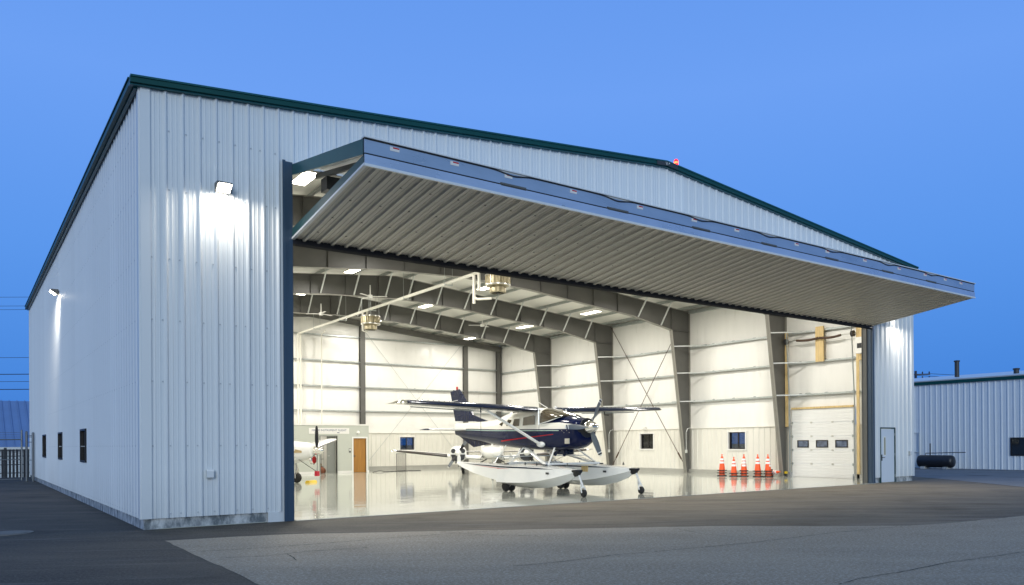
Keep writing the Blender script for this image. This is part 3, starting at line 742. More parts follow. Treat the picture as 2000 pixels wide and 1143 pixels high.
for x in [3.2 + .61 * k for k in range(35)]:
    for t in (.16, .4, .64, .86): sb.box(x - .016, x + .016, -3.53 + t * 3.5 - .016, -3.53 + t * 3.5 + .016, 6.27 - t * .48 - .012, 6.27 - t * .48)
sb.build('screw_heads', M['dark'], BF, kind='stuff')
# trusses & lift motor visible through the side gap
b = MB()
for x in [XL + .5 + 3.0 * k for k in range(8)]:
    b.beam((x, -.1, 7.12), (x, -3.45, 6.52), .06, .1); b.beam((x, -.1, 5.95), (x, -3.45, 6.45), .06, .08)
b.build('door_truss', M['steel'], BF)
b = MB(); b.box(3.3, 3.75, -.75, -.45, 6.68, 6.95); b.tube([(3.6, -.6, 6.68), (3.6, -.6, 6.2)], .025, 8); b.build('lift_motor', M['dark'], BF)
b = MB(); b.box(2.9, 24.5, .012, .12, 7.27, 7.52); b.build('door_header', M['steel'], H)

# ------------------------------------------------------------------ lamps
def area(name, loc, sx, sy, power, col, rot=(0, 0, 0), parent=None, spread=PI):
    l = bpy.data.lights.new(name, 'AREA'); l.shape = 'RECTANGLE'; l.size = sx; l.size_y = sy; l.energy = power; l.color = col; l.spread = spread
    o = bpy.data.objects.new(name, l); COL.objects.link(o); o.location = loc; o.rotation_euler = rot
    if parent: o.parent = parent
    return o
LPOW = 238
def ceiling_light():
    r = thing('ceiling_light', 'x', 'ceiling light', group='bright bay lights under the hangar roof')
    b = MB(); b.prism([(-.2, -.6, 0), (.2, -.6, 0), (.12, -.6, .09), (-.12, -.6, .09)], (0, 1.2, 0)); b.build('housing', M['white'], r)
    b = MB(); b.box(-.18, .18, -.58, .58, -.008, -.001); b.build('lens', M['lightpanel'], r)
    for y in (-.45, .45):
        b = MB(); b.tube([(0, y, .09), (0, y, .45)], .006, 5); b.build('hanger_cable', M['galv'], r)
    area('lamp', (0, 0, -.02), .36, 1.16, LPOW, (1, .965, .895), parent=r)
    return r
cl = None
ROWN = ['first', 'second', 'third', 'fourth', 'fifth']; COLN = ['left', 'centre left', 'centre right', 'right']
for ri, y in enumerate((2.8, 8.35, 13.97, 19.6, 25.2)):
    for ci, x in enumerate((4.2, 10.4, 16.9, 23.15)):
        lab = 'long bright ceiling light, %s one of the %s row behind the big door' % (COLN[ci], ROWN[ri])
        loc = (x, y, roof_z(x) - .60)
        if cl is None: cl = ceiling_light(); cl.location = loc; cl['label'] = lab
        else: dup(cl, loc, label=lab)
# wall packs
def wall_pack(loc, rz, label, power, tilt=0.):
    r = thing('wall_lamp', label, 'wall lamp', loc, rz, 'wall pack lamps on the hangar outside')
    b = MB(); b.prism([(-.14, 0, -.09), (-.14, 0, .07), (-.14, -.2, .07), (-.14, -.24, .02), (-.14, -.08, -.09)], (.28, 0, 0)); b.build('housing', M['steel'], r)
    b = MB(); b.prism([(-.12, -.243, .022), (-.12, -.246, .006), (-.12, -.085, -.102), (-.12, -.08, -.092)], (.24, 0, 0)); b.build('lens', M['packlens'], r)
    area('lamp', (0, -.27, -.115), .26, .10, power, (1, .92, .76), (tilt, 0, 0), r)
    return r
wall_pack((1.45, -.035, 6.55), 0, 'bright wall lamp on the front wall left of the open door', 30)
wall_pack((25.9, -.035, 6.3), 0, 'wall lamp above the personnel door, half hidden by the raised door', 140, -.85)
wall_pack((-.035, 14.4, 6.72), -PI / 2, 'bright wall lamp high on the long left side wall', 60)
# obstruction beacon on the ridge
r = thing('warning_beacon', 'glowing red beacon lamp standing on the roof ridge', 'beacon', (14.35, .1, roof_z(14.35) + .03))
b = MB(); b.lathe([(.08, 0), (.08, .04), (.03, .05), (.03, .09), (.07, .10), (.07, .13)], 14); b.build('base', M['dark'], r)
b = MB(); b.lathe([(.075, .13), (.085, .18), (.085, .30), (.06, .36), (0, .375)], 16); b.build('lens', M['beacon'], r, smooth=50)
b = MB(); b.lathe([(.03, .16), (.086, .19), (.0865, .27), (.03, .30)], 14); b.build('bulb', M['beaconcore'], r, smooth=50)
r.scale = (.75, .75, .75)
# small boxes on the wall
def outlet(loc, label):
    r = thing('outlet_box', label, 'electrical box', loc, 0, 'weatherproof outlet boxes on the front wall')
    b = MB(); b.box(-.06, .06, -.07, 0, -.08, .08); b.build('box', M['galv_light'], r)
    b = MB(); b.prism([(-.065, -.07, -.07), (-.065, -.1, -.06), (-.065, -.1, .06), (-.065, -.07, .085)], (.13, 0, 0)); b.build('cover', M['siding_flat'], r)
outlet((1.19, -.01, 1.0), 'small grey outlet box low on the front wall left of the door')
outlet((27.07, -.01, 1.08), 'small grey outlet box right of the personnel door')
# ------------------------------------------------------------------ world
def world():
    w = bpy.data.worlds.new('World'); SC.world = w; w.use_nodes = True
    t = w.node_tree; N = t.nodes; K = t.links; bg = N['Background']
    tc = N.new('ShaderNodeTexCoord'); sp = N.new('ShaderNodeSeparateXYZ'); K.new(tc.outputs['Generated'], sp.inputs[0])
    r = N.new('ShaderNodeValToRGB'); cr = r.color_ramp
    stops = [(0.0, (.040, .195, .64)), (.08, (.058, .24, .73)), (.22, (.10, .30, .82)), (.40, (.148, .345, .88)), (.54, (.125, .31, .83)), (.72, (.15, .27, .56)), (.95, (.16, .26, .48))]
    cr.elements[0].position, cr.elements[0].color = stops[0][0], (*stops[0][1], 1)
    cr.elements[1].position, cr.elements[1].color = stops[-1][0], (*stops[-1][1], 1)
    for p, c in stops[1:-1]:
        e = cr.elements.new(p); e.color = (*c, 1)
    K.new(sp.outputs['Z'], r.inputs[0])
    # afterglow of the set sun, behind the camera
    dt = N.new('ShaderNodeVectorMath'); dt.operation = 'DOT_PRODUCT'; gd = Vector((-.30, -.93, .20)).normalized(); dt.inputs[1].default_value = gd
    K.new(tc.outputs['Generated'], dt.inputs[0])
    mr = N.new('ShaderNodeMapRange'); mr.interpolation_type = 'SMOOTHSTEP'; mr.inputs[1].default_value = -.05; mr.inputs[2].default_value = 1.0; mr.inputs[3].default_value = 0; mr.inputs[4].default_value = 1
    K.new(dt.outputs['Value'], mr.inputs[0])
    mx = N.new('ShaderNodeMix'); mx.data_type = 'RGBA'; mx.inputs['B'].default_value = (.20, .37, .60, 1)
    K.new(mr.outputs[0], mx.inputs['Factor']); K.new(r.outputs[0], mx.inputs['A'])
    sky = N.new('ShaderNodeTexSky'); sky.sky_type = 'NISHITA'; sky.sun_disc = False
    sky.sun_elevation = math.radians(.5); sky.sun_rotation = math.radians(211); sky.ozone_density = 3
    sk = N.new('ShaderNodeVectorMath'); sk.operation = 'SCALE'; sk.inputs['Scale'].default_value = .03; K.new(sky.outputs[0], sk.inputs[0])
    ad = N.new('ShaderNodeVectorMath'); ad.operation = 'ADD'; K.new(mx.outputs['Result'], ad.inputs[0]); K.new(sk.outputs[0], ad.inputs[1])
    K.new(ad.outputs[0], bg.inputs['Color']); bg.inputs['Strength'].default_value = 1.0
world()

# ------------------------------------------------------------------ interior things
# office room in the rear corner
OF = thing('office_room', 'low grey green office room with two doors in the rear corner', 'office', (12.0, 24.0, 0))
def oloc(mb): return mb
b = MB()   # local coords: x = world-12, y = world-24
for x0, x1, z0, z1 in ((-4, .87, .012, 2.58), (.87, 1.79, 2.0, 2.58), (1.79, 2.74, .012, 2.58), (2.74, 3.5, 1.89, 2.58), (3.5, 3.66, .012, 2.58)): b.box(x0, x1, 0, .12, z0, z1)
b.box(3.55, 3.66, .12, 3.8, .012, 2.58); b.build('wall', M['officewall'], OF)
b = MB(); b.box(-4, 3.70, -.03, 3.8, 2.581, 2.66); b.build('roof_cap', M['white'], OF)
b = MB()
for x0, x1 in ((-4, .82), (1.84, 2.66), (3.58, 3.66)): b.box(x0, x1, -.018, 0, .012, .13)
b.build('skirting', M['white'], OF)
b = MB(); b.box(.82, .87, -.02, .13, .012, 2.04); b.box(1.79, 1.84, -.02, .13, .012, 2.04); b.box(.87, 1.79, -.02, .13, 2.0, 2.04); b.build('door_frame', M['interior'], OF)
b = MB(); b.box(1.3, 1.77, .14, .19, .02, 1.99); dl = b.build('door', M['interior'], OF, label='grey office door standing half open')
b = MB(); b.tube([(1.34, .12, .95), (1.34, .08, .95), (1.42, .08, .95)], .012, 6); b.build('handle', M['alu'], dl)
b = MB(); b.box(-.6, 3.5, 2.2, 2.25, .012, 2.5); b.build('back_wall', M['white'], OF)
b = MB()
for x0, x1, z0, z1 in ((2.66, 2.74, .012, 1.97), (3.5, 3.58, .012, 1.97), (2.74, 3.5, 1.89, 1.97)): b.box(x0, x1, -.025, .13, z0, z1)
b.build('door_frame', M['white'], OF)
b = MB(); b.box(2.745, 3.495, .05, .095, .02, 1.885); dl = b.build('door', M['oak'], OF, label='brown stained wooden office door')
b = MB(); b.tube([(2.80, .05, .92), (2.80, .0, .92), (2.9, .0, .92)], .012, 6); b.box(2.78, 2.82, .04, .05, .86, .98); b.build('handle', M['dark'], dl)
sg = MB(); sg.box(.23, 2.5, -.02, 0, 2.13, 2.44); so = sg.build('sign', M['white'], OF, label='white sign reading MAINE INSTRUMENT FLIGHT')
signblue = mat('slate_blue_lettering', (.09, .11, .22), .5)
text('MAINE INSTRUMENT FLIGHT', .152, (1.365, -.023, 2.315), (PI / 2, 0, 0), signblue, so)
b = MB(); b.box(1.80, 1.94, -.022, -.02, 2.17, 2.21); b.box(.5, 1.75, -.022, -.02, 2.185, 2.189); b.build('underline', signblue, so)
b = MB(); b.lathe([(.10, 0), (.10, -.03), (.07, -.07), (0, -.085)], 18, (3.02, 0, 2.2), 'y'); b.build('wall_dome', M['white'], OF, smooth=60)
b = MB(); b.box(2.49, 2.6, -.012, 0, 1.1, 1.34, 0); b.box(2.51, 2.58, -.014, -.012, 1.2, 1.32, 1); b.box(2.5, 2.59, -.014, -.012, 1.13, 1.145, 1); b.build('restroom_plate', [M['black'], M['white']], OF)
b = MB(); b.box(.9, 1.7, .8, 1.2, 2.52, 2.575); b.build('ceiling_lamp', M['white'], OF)
area('office_lamp', (1.2, 1.0, 2.5), .7, .35, 38, (1, .95, .85), parent=OF)
shf = thing('storage_shelf', 'wire shelf with supplies inside the open grey office door', 'shelf', (13.1, 24.9, .012))
b = MB()
for x in (-.25, .25):
    for y in (-.15, .15): b.tube([(x, y, 0), (x, y, 1.5)], .012, 6)
b.build('upright', M['galv'], shf)
for z in (.35, .75, 1.1):
    b = MB(); b.box(-.25, .25, -.15, .15, z, z + .02); b.build('shelf_board', M['dark'], shf)
for x, z, w, h, mm in ((-.1, .37, .12, .2, 'white'), (.1, .37, .14, .16, 'tan'), (-.08, .77, .2, .18, 'wood'), (.13, .77, .1, .22, 'white'), (0, 1.12, .22, .3, 'alu')):
    o = MB().lathe([(w / 2, 0), (w / 2, h * .8), (w / 4, h * .9), (w / 4, h)], 10).build('supply_can', M[mm], smooth=40); o.location = (13.1 + x, 24.85, z + .013)
    tag(o, {('white', .37): 'white supply can, lowest shelf inside the open office', ('tan', .37): 'tan supply can, lowest shelf inside the open office', ('wood', .77): 'yellow brown supply can on the middle shelf in the office', ('white', .77): 'white supply can on the middle shelf in the office', ('alu', 1.12): 'silver canister on the top shelf inside the office'}[(mm, z)], 'can', 'supplies on the office shelf')
o = MB().lathe([(.0, 0), (.20, .01), (.24, .12), (.2, .24), (.1, .32), (.04, .36), (0, .36)], 14).build('bag', M['brown'], smooth=60); o.location = (13.12, 24.5, .012)
tag(o, 'brown sack on the floor in the open office doorway', 'bag')
# wire panel and cable near the rear wall
r = thing('mesh_panel', 'grey wire mesh panel standing on the floor near the rear wall', 'panel', (17.75, 24.2, .012), -.15)
b = MB()
for a, c in (((-.28, 0, 0), (-.28, 0, 1.0)), ((.28, 0, 0), (.28, 0, 1.0)), ((-.28, 0, 1.0), (.28, 0, 1.0)), ((-.28, 0, .03), (.28, 0, .03))): b.beam(a, c, .025, .025)
b.beam((-.28, -.2, .015), (-.28, .2, .015), .03, .03); b.beam((.28, -.2, .015), (.28, .2, .015), .03, .03)
b.build('frame', M['steel'], r)
b = MB()
for k in range(1, 19): b.box(-.28 + .0295 * k - .004, -.28 + .0295 * k + .004, -.003, .003, .03, 1.0)
for k in range(1, 26): b.box(-.28, .28, -.004, .004, .03 + .038 * k - .004, .03 + .038 * k + .004)
b.build('wire_mesh', M['steel_edge'], r)
b = MB(); b.tube([(15.7, 23.6, .03), (16.2, 23.7, .1), (16.5, 23.75, .026), (17.3, 24.05, .026), (17.9, 24.15, .026), (18.3, 24.3, .03), (18.9, 24.0, .03)], .016, 6)
tag(b.build('power_cable', M['black']), 'black cable running along the floor to the mesh panel', 'cable')

# ceiling pipes, heaters, fans
r = thing('heating_pipes', 'pair of white pipes running under the roof and down the rear wall', 'pipes', (13.1, 18, 7.95))
for dx, dz, ye in ((-.08, -.04, 9.1), (.08, .04, 9.0)):
    b = MB(); b.tube([(dx, 9.72, -7.93 + 2.7), (dx, 9.72, dz - .05), (dx, 9.6, dz), (dx, ye - 18, dz), (dx, ye - 18.1, dz - .06), (dx, ye - 18.1, -.9 + dz * 6)], .058, 10)
    b.build('pipe', M['pipe'], r, smooth=50)
for y in (-7, -3.5, 0, 3.5, 7):
    b = MB(); b.box(-.2, .2, y - .02, y + .02, -.115, -.085)
    for x in (-.18, .18): b.tube([(x, y, -.1), (x, y, 1.2)], .008, 5)
    b.build('hanger', M['galv'], r)
b = MB(); b.tube([(-.08, .9, -.05), (-.08, .9, -.95), (.15, .9, -1.0)], .05, 10); b.tube([(.08, .75, 0), (.08, .75, -.35), (.25, .75, -.45)], .05, 10); b.build('branch_pipe', M['pipe'], r, smooth=50)
b = MB(); b.tube([(-.08, -9.0, -.9), (.0, -9.1, -.98), (.3, -9.6, -1.0)], .05, 10); b.build('branch_pipe', M['pipe'], r, smooth=50)
b = MB(); b.tube([(1.35, 9.75, -5.3), (1.35, 9.75, .0), (1.35, 9.2, .2)], .04, 8); b.build('pipe', M['pipe'], r, smooth=50)
def heater():
    r = thing('unit_heater', 'x', 'heater', group='round unit heaters hung from the roof')
    b = MB(); b.lathe([(.30, 0), (.42, .03), (.44, .05), (.44, .42), (.42, .46), (.30, .48)], 28); b.build('casing', M['heater'], r, smooth=40)
    b = MB(); b.lathe([(.455, .03), (.47, .04), (.47, .08), (.455, .09)], 28); b.lathe([(.455, .40), (.47, .41), (.47, .44), (.455, .45)], 28); b.build('rim', M['alu'], r, smooth=40)
    b = MB()
    for k in range(28):
        a = 2 * PI * k / 28; b.beam((.445 * math.cos(a), .445 * math.sin(a), .08), (.445 * math.cos(a), .445 * math.sin(a), .40), .02, .02)
    b.build('louver', M['heater'], r)
    b = MB(); b.lathe([(.30, 0), (.31, -.05), (.31, -.2), (.24, -.22), (.24, -.1)], 24); b.build('outlet', M['heater'], r, smooth=40)
    b = MB()
    for k in range(6):
        a = PI / 3 * k; b.beam((0, 0, -.21), (.28 * math.cos(a), .28 * math.sin(a), -.21), .02, .015)
    b.lathe([(.08, -.24), (.08, -.14)], 12); b.build('guard', M['dark'], r)
    for k in range(4):
        a = PI / 4 + PI / 2 * k; b = MB(); b.tube([(.4 * math.cos(a), .4 * math.sin(a), .48), (.4 * math.cos(a), .4 * math.sin(a), 1.5)], .008, 5); b.build('hanger_rod', M['galv'], r)
    return r
h1 = heater(); h1.location = (13.35, 7.9, 7.28); h1['label'] = 'round tan heater hanging close behind the raised door'
dup(h1, (13.4, 18.85, 7.28), .4, 'round tan heater hanging deeper in, near the rear wall')
def fan():
    r = thing('ceiling_fan', 'x', 'ceiling fan', group='white ceiling fans')
    b = MB(); b.lathe([(.0, -.08), (.10, -.07), (.12, 0), (.10, .06), (.03, .08), (.025, .5)], 14); b.build('motor', M['white'], r, smooth=40)
    for k in range(3):
        a = 2 * PI * k / 3 + .5; d = Vector((math.cos(a), math.sin(a), 0)); b = MB(); b.beam(d * .11, d * .75, .11, .012); b.build('blade', M['white'], r)
    return r
f1 = fan(); f1.location = (20.9, 20.5, 8.12); f1['label'] = 'white ceiling fan hanging right of centre before the rear wall'
dup(f1, (12.2, 16.3, 8.15), 1.1, 'white ceiling fan above the long white pipes')
dup(f1, (7.0, 6.0, 7.95), .4, 'white ceiling fan close behind the raised door at the left')
dup(f1, (12.0, 21.6, 8.1), 2.0, 'white ceiling fan deepest in on the left side')
# conduits with outlets on the columns
for i, y in enumerate((11.0, 16.65)):
    r = thing('column_outlet', ['grey outlet box with bent conduit on the column nearer the door', 'grey outlet box with bent conduit on the middle column'][i], 'outlet', (26.75, y, 1.1), 0, 'outlets on the steel columns')
    b = MB(); b.box(-.05, .05, -.06, 0, -.08, .08); b.build('box', M['galv_light'], r)
    b = MB(); b.tube([(0, -.03, .08), (0, -.03, .95), (.1, -.03, 1.12), (.3, -.03, 1.18)], .016, 6); b.build('conduit', M['galv_light'], r)
for i, (x, y) in enumerate(((27.14, 14.25), (26.55, 16.7))):
    b = MB(); b.box(-.07, .07, -.09, .09, -.05, .06); b.box(-.1, -.07, -.04, .04, -.03, .04)
    o = b.build('motion_sensor', M['white']); o.location = (x, y, (2.33, 3.3)[i]); tag(o, ['small white sensor above the window in the braced bay', 'small white sensor on the middle steel column'][i], 'sensor', 'white sensors on the right wall')
# traffic cones
CPROF = [(.135, .03), (.118, .18), (.1035, .30), (.0975, .345), (.0955, .36), (.083, .455), (.076, .50), (.060, .585), (.052, .63), (.025, .66), (.022, .70), (.035, .725), (.030, .75), (0, .752)]
def cone():
    r = thing('traffic_cone', 'x', 'traffic cone', group='stacked orange traffic cones')
    b = MB(); b.prism([(math.copysign(.18, c) * 1 if abs(c) > .1 else c, d, 0) for c, d in ((-.18, -.13), (-.13, -.18), (.13, -.18), (.18, -.13), (.18, .13), (.13, .18), (-.13, .18), (-.18, .13))], (0, 0, .035)); b.build('base', M['rubber'], r)
    b = MB(); b.lathe(CPROF, 20); b.build('body', M['orange'], r, smooth=40)
    for a, c, d, e in ((.1005, .33, .0905, .42), (.086, .47, .0695, .56)):
        b = MB(); q = .0; b.lathe([(a * .99 - .0, c), (a + .004, c + .002), (d + .004, e - .002), (d * .99, e)], 20); b.build('reflective_band', M['band'], r, smooth=40)
    return r
c0 = None
stacks = [((25.62, 7.82), 3, 'leftmost'), ((25.6, 7.12), 2, 'second from left'), ((25.85, 6.78), 3, 'middle'), ((25.95, 6.1), 3, 'fourth from left'), ((26.2, 5.75), 3, 'rightmost')]
for (x, y), n, wn in stacks:
    for k in range(n):
        lab = 'orange cone with white bands, %s of the %s cone stack' % (('base', 'middle', 'top')[k] if n == 3 else ('base', 'top')[k], wn)
        loc = (x + random.uniform(-.01, .01), y + random.uniform(-.01, .01), .012 + k * .118)
        if c0 is None: c0 = cone(); c0.location = loc; c0.rotation_euler = (0, 0, .5); c0['label'] = lab
        else: dup(c0, loc, .5 + random.uniform(-.12, .12), lab)
o = dup(c0, (26.6, 6.0, .15), None, 'orange cone lying on its side beside the stacks'); o.rotation_euler = (PI / 2 * .92, 0, -.3)
# tall spare items near the overhead door
r = thing('door_side_light', 'small yellow safety sensor beside the overhead door', 'sensor', (27.0, 5.42, .14)); b = MB(); b.box(-.05, .05, -.05, .05, 0, .1); b.build('sensor', M['yellow'], r)
b = MB(); b.box(-.02, .02, -.02, .02, -.13, 0); b.build('bracket', M['dark'], r)

# ------------------------------------------------------------------ aircraft helpers
def sec(s, zc, hw, zt, zb, n=28, p=2.6, yc=0, pt=None):
    """fuselage ring at station s; superellipse, separate top and bottom height about zc"""
    ring = []
    for k in range(n):
        a = 2 * PI * k / n; c, q = math.cos(a), math.sin(a)
        pp = p if q < 0 or pt is None else pt
        y = math.copysign(abs(c) ** (2 / pp), c) * hw; z = math.copysign(abs(q) ** (2 / pp), q) * ((zt - zc) if q >= 0 else (zc - zb))
        ring.append((s, yc + y, zc + z))
    return ring
def interp_secs(keys, step=.12):
    """keys: (s, zc, hw, zt, zb, p, pt) -> smooth dense list via Catmull-Rom"""
    out = []
    for i in range(len(keys) - 1):
        p0 = keys[max(i - 1, 0)]; p1 = keys[i]; p2 = keys[i + 1]; p3 = keys[min(i + 2, len(keys) - 1)]
        n = max(1, int(abs(p2[0] - p1[0]) / step))
        for k in range(n):
            t = k / n
            v = []
            for a, b_, c, d in zip(p0, p1, p2, p3):
                m1, m2 = (c - a) / 2, (d - b_) / 2
                h = (2 * t ** 3 - 3 * t ** 2 + 1) * b_ + (t ** 3 - 2 * t ** 2 + t) * m1 + (-2 * t ** 3 + 3 * t ** 2) * c + (t ** 3 - t ** 2) * m2
                lo, hi = min(b_, c), max(b_, c); v.append(max(lo - .02, min(hi + .02, h)))
            v[0] = p1[0] + (p2[0] - p1[0]) * t
            out.append(tuple(v))
    return out + [keys[-1]]
FOIL = [(0, 0), (.012, .022), (.05, .050), (.12, .072), (.25, .085), (.4, .082), (.6, .06), (.8, .034), (1, .004), (1, -.004), (.8, -.014), (.6, -.026), (.4, -.036), (.25, -.040), (.12, -.036), (.05, -.026), (.012, -.014)]
def wing(mb, stations, mf=None):
    """stations: (y, s_le, z, chord, thick scale)"""
    rings = [[(sl - c * a, y, z + c * b * th) for a, b in FOIL] for y, sl, z, c, th in stations]
    mb.loft(rings, mf=mf)
def wheel(parent, c, r, w, name='wheel', axis='y'):
    b = MB(); b.lathe([(r * .55, -w / 2), (r * .82, -w / 2), (r * .96, -w * .36), (r, -w * .15), (r, w * .15), (r * .96, w * .36), (r * .82, w / 2), (r * .55, w / 2)], 28, c, axis)
    o = b.build(name, M['rubber'], parent, smooth=50)
    b = MB(); b.lathe([(0, -w * .42), (r * .18, -w * .46), (r * .2, -w * .38), (r * .5, -w * .36), (r * .56, -w * .5), (r * .56, w * .5), (r * .5, w * .36), (r * .2, w * .38), (r * .18, w * .46), (0, w * .42)], 20, c, axis); b.build('rim', M['rim'], o, smooth=40)
    return o
def blade(mb, hub, ang, R, root=.1, w=.13, ms=None, tws=1):
    """propeller blade in the plane x = hub.x, at angle ang from +y towards +z"""
    hub = Vector(hub); e = Vector((0, math.cos(ang), math.sin(ang))); tn = Vector((0, -math.sin(ang), math.cos(ang))); ax = Vector((1, 0, 0))
    st = [(.12, .35, .9), (.2, .55, .85), (.35, .9, .65), (.55, 1.0, .45), (.75, .92, .35), (.86, .8, .3), (.90, .78, .28), (.95, .66, .26), (.985, .45, .25), (1.0, .15, .25)]
    rings = []
    for f, k, tw in st:
        tw *= tws
        cdir = tn * math.cos(tw) + ax * math.sin(tw); th = ax * math.cos(tw) - tn * math.sin(tw)
        cw = w * k / 2; t = .02 * (1.15 - f * .8)
        rings.append([hub + e * (R * f) + cdir * (cw * a) + th * (t * q) for a, q in ((1, 0), (.5, .8), (-.4, 1), (-1, 0), (-.4, -.6), (.5, -.5))])
    mb.loft(rings, mf=(lambda k, i: (ms[k] if ms else 0)))

# ------------------------------------------------------------------ floatplane
SP = thing('floatplane', 'navy and white high wing floatplane on amphibious floats inside the hangar', 'aircraft', (12.83, 4.1, .012), -PI / 2)
def fuselage_paint():
    m, t, b = nt('navy_white_livery'); N = t.nodes; K = t.links
    tc = N.new('ShaderNodeTexCoord'); sp = N.new('ShaderNodeSeparateXYZ'); K.new(tc.outputs['Object'], sp.inputs[0])
    X, Z = sp.outputs['X'], sp.outputs['Z']
    def mth(op, a, bb, c=None):
        n = N.new('ShaderNodeMath'); n.operation = op
        for i, q in enumerate((a, bb, c)):
            if q is None: continue
            if isinstance(q, (int, float)): n.inputs[i].default_value = q
            else: K.new(q, n.inputs[i])
        return n.outputs[0]
    def curve(pts):
        n = N.new('ShaderNodeFloatCurve'); c = n.mapping.curves[0]
        pts2 = [((x + 7) / 10, z / 4) for x, z in pts]
        c.points[0].location = pts2[0]; c.points[1].location = pts2[-1]
        for q in pts2[1:-1]: c.points.new(*q)
        for q in c.points: q.handle_type = 'VECTOR'
        n.mapping.update(); K.new(mth('DIVIDE', mth('ADD', X, 7.0), 10.0), n.inputs['Value']); return mth('MULTIPLY', n.outputs[0], 4.0)
    belt = curve([(-7, 2.12), (-4.5, 2.09), (-2.5, 2.03), (0, 1.99), (1.0, 1.975), (1.75, 1.97), (3, 1.97)])
    hood = curve([(-7, 4), (.02, 4), (.10, 2.14), (.3, 2.17), (1.0, 2.18), (1.5, 2.12), (1.8, 2.07), (3, 2.07)])
    under = mth('LESS_THAN', Z, belt); over = mth('GREATER_THAN', Z, hood)
    blue = mth('MAXIMUM', under, over)
    d = mth('SUBTRACT', belt, Z)
    pale = mth('MULTIPLY', mth('GREATER_THAN', d, .035), mth('LESS_THAN', d, .058))
    pale = mth('MULTIPLY', pale, mth('LESS_THAN', X, 1.0))
    rc = mth('MULTIPLY_ADD', X, .066, 1.765)
    rw = mth('MULTIPLY_ADD', X, -.004, .013)
    red = mth('LESS_THAN', mth('ABSOLUTE', mth('SUBTRACT', Z, rc), 0), rw)
    red = mth('MULTIPLY', red, mth('MULTIPLY', mth('GREATER_THAN', X, -2.2), mth('LESS_THAN', X, .75)))
    def mix(f, a, c):
        n = N.new('ShaderNodeMix'); n.data_type = 'RGBA'; K.new(f, n.inputs['Factor'])
        if isinstance(a, tuple): n.inputs['A'].default_value = a
        else: K.new(a, n.inputs['A'])
        n.inputs['B'].default_value = c; return n.outputs['Result']
    c = mix(blue, (.78, .76, .70, 1), (.004, .009, .045, 1)); c = mix(pale, c, (.42, .58, .50, 1)); c = mix(red, c, (.42, .008, .012, 1))
    K.new(c, b.inputs['Base Color']); b.inputs['Roughness'].default_value = .12; b.inputs['Specular IOR Level'].default_value = .25; b.inputs['Coat Roughness'].default_value = .04
    return m
M['livery'] = fuselage_paint()
keys = [(-5.95, 2.05, .05, 2.32, 1.88, 2.2, 2.2), (-5.6, 2.05, .10, 2.33, 1.80, 2.2, 2.2), (-4.6, 1.98, .20, 2.34, 1.66, 2.4, 2.2), (-3.5, 1.90, .33, 2.36, 1.55, 2.6, 2.2), (-2.8, 1.85, .42, 2.44, 1.47, 2.8, 2.4), (-2.2, 1.85, .50, 2.57, 1.42, 3.2, 2.6), (-1.7, 1.85, .55, 2.66, 1.38, 3.4, 3.2), (-1.0, 1.85, .57, 2.69, 1.34, 3.6, 3.6), (-.3, 1.85, .57, 2.69, 1.32, 3.6, 3.8), (.05, 1.85, .57, 2.65, 1.32, 3.6, 3.4)]
body = [sec(s, zc, hw, zt, zb, 40, p, pt=pt) for s, zc, hw, zt, zb, p, pt in interp_secs(keys, .15)]
nose = [(.06, 1.85, .57, 2.49, 1.32, 3.4, 2.6), (.5, 1.86, .56, 2.44, 1.30, 3.2, 2.5), (1.0, 1.88, .53, 2.39, 1.32, 3.0, 2.5), (1.4, 1.92, .49, 2.33, 1.38, 2.8, 2.5), (1.62, 1.97, .44, 2.25, 1.47, 2.6, 2.4), (1.70, 1.99, .38, 2.22, 1.55, 2.4, 2.3), (1.735, 2.0, .30, 2.18, 1.66, 2.2, 2.2)]
b = MB(); b.loft(body); b.loft([sec(s, zc, hw, zt, zb, 40, p, pt=pt) for s, zc, hw, zt, zb, p, pt in interp_secs(nose, .1)])
fu = b.build('fuselage', M['livery'], SP, smooth=40)
# windshield: lofted between roof front edge and cowl
b = MB()
WS = [(.04, 2.66, .50), (.16, 2.645, .515), (.42, 2.575, .525), (.72, 2.49, .50), (.98, 2.405, .42)]
rings = []
for s, zt, hw in WS:
    ring = []
    base = 2.16 + .19 * max(0, min(1, (s - .1) / .8))
    for k in range(13):
        a = PI * k / 12; c, q = math.cos(a), math.sin(a)
        ring.append((s, math.copysign(abs(c) ** (2 / 3.2), c) * (hw + .03), base + (zt - base) * abs(q) ** (2 / 3.2)))
    rings.append(ring + [(s, -hw * .5, base - .05), (s, hw * .5, base - .05)][:0])
b.loft([r + [(r[0][0] - .05, 0, r[0][2] - .02)] for r in rings], cap=(True, True)); b.build('windshield', M['tint'], SP, smooth=50)
b = MB(); b.tube([(.98, 0, 2.395), (.06, 0, 2.675)], .014, 6); 
for sgn in (-1, 1): b.tube([(.03, sgn * .56, 2.64), (.06, sgn * .585, 2.12)], .03, 6); b.tube([(.1, sgn * .58, 2.155), (.5, sgn * .56, 2.22), (1.0, sgn * .40, 2.37)], .016, 6)
b.build('windshield_frame', M['whitegloss'], SP, smooth=60)
def side_x(z, s):  # fuselage half width at height z on the cabin
    return .575
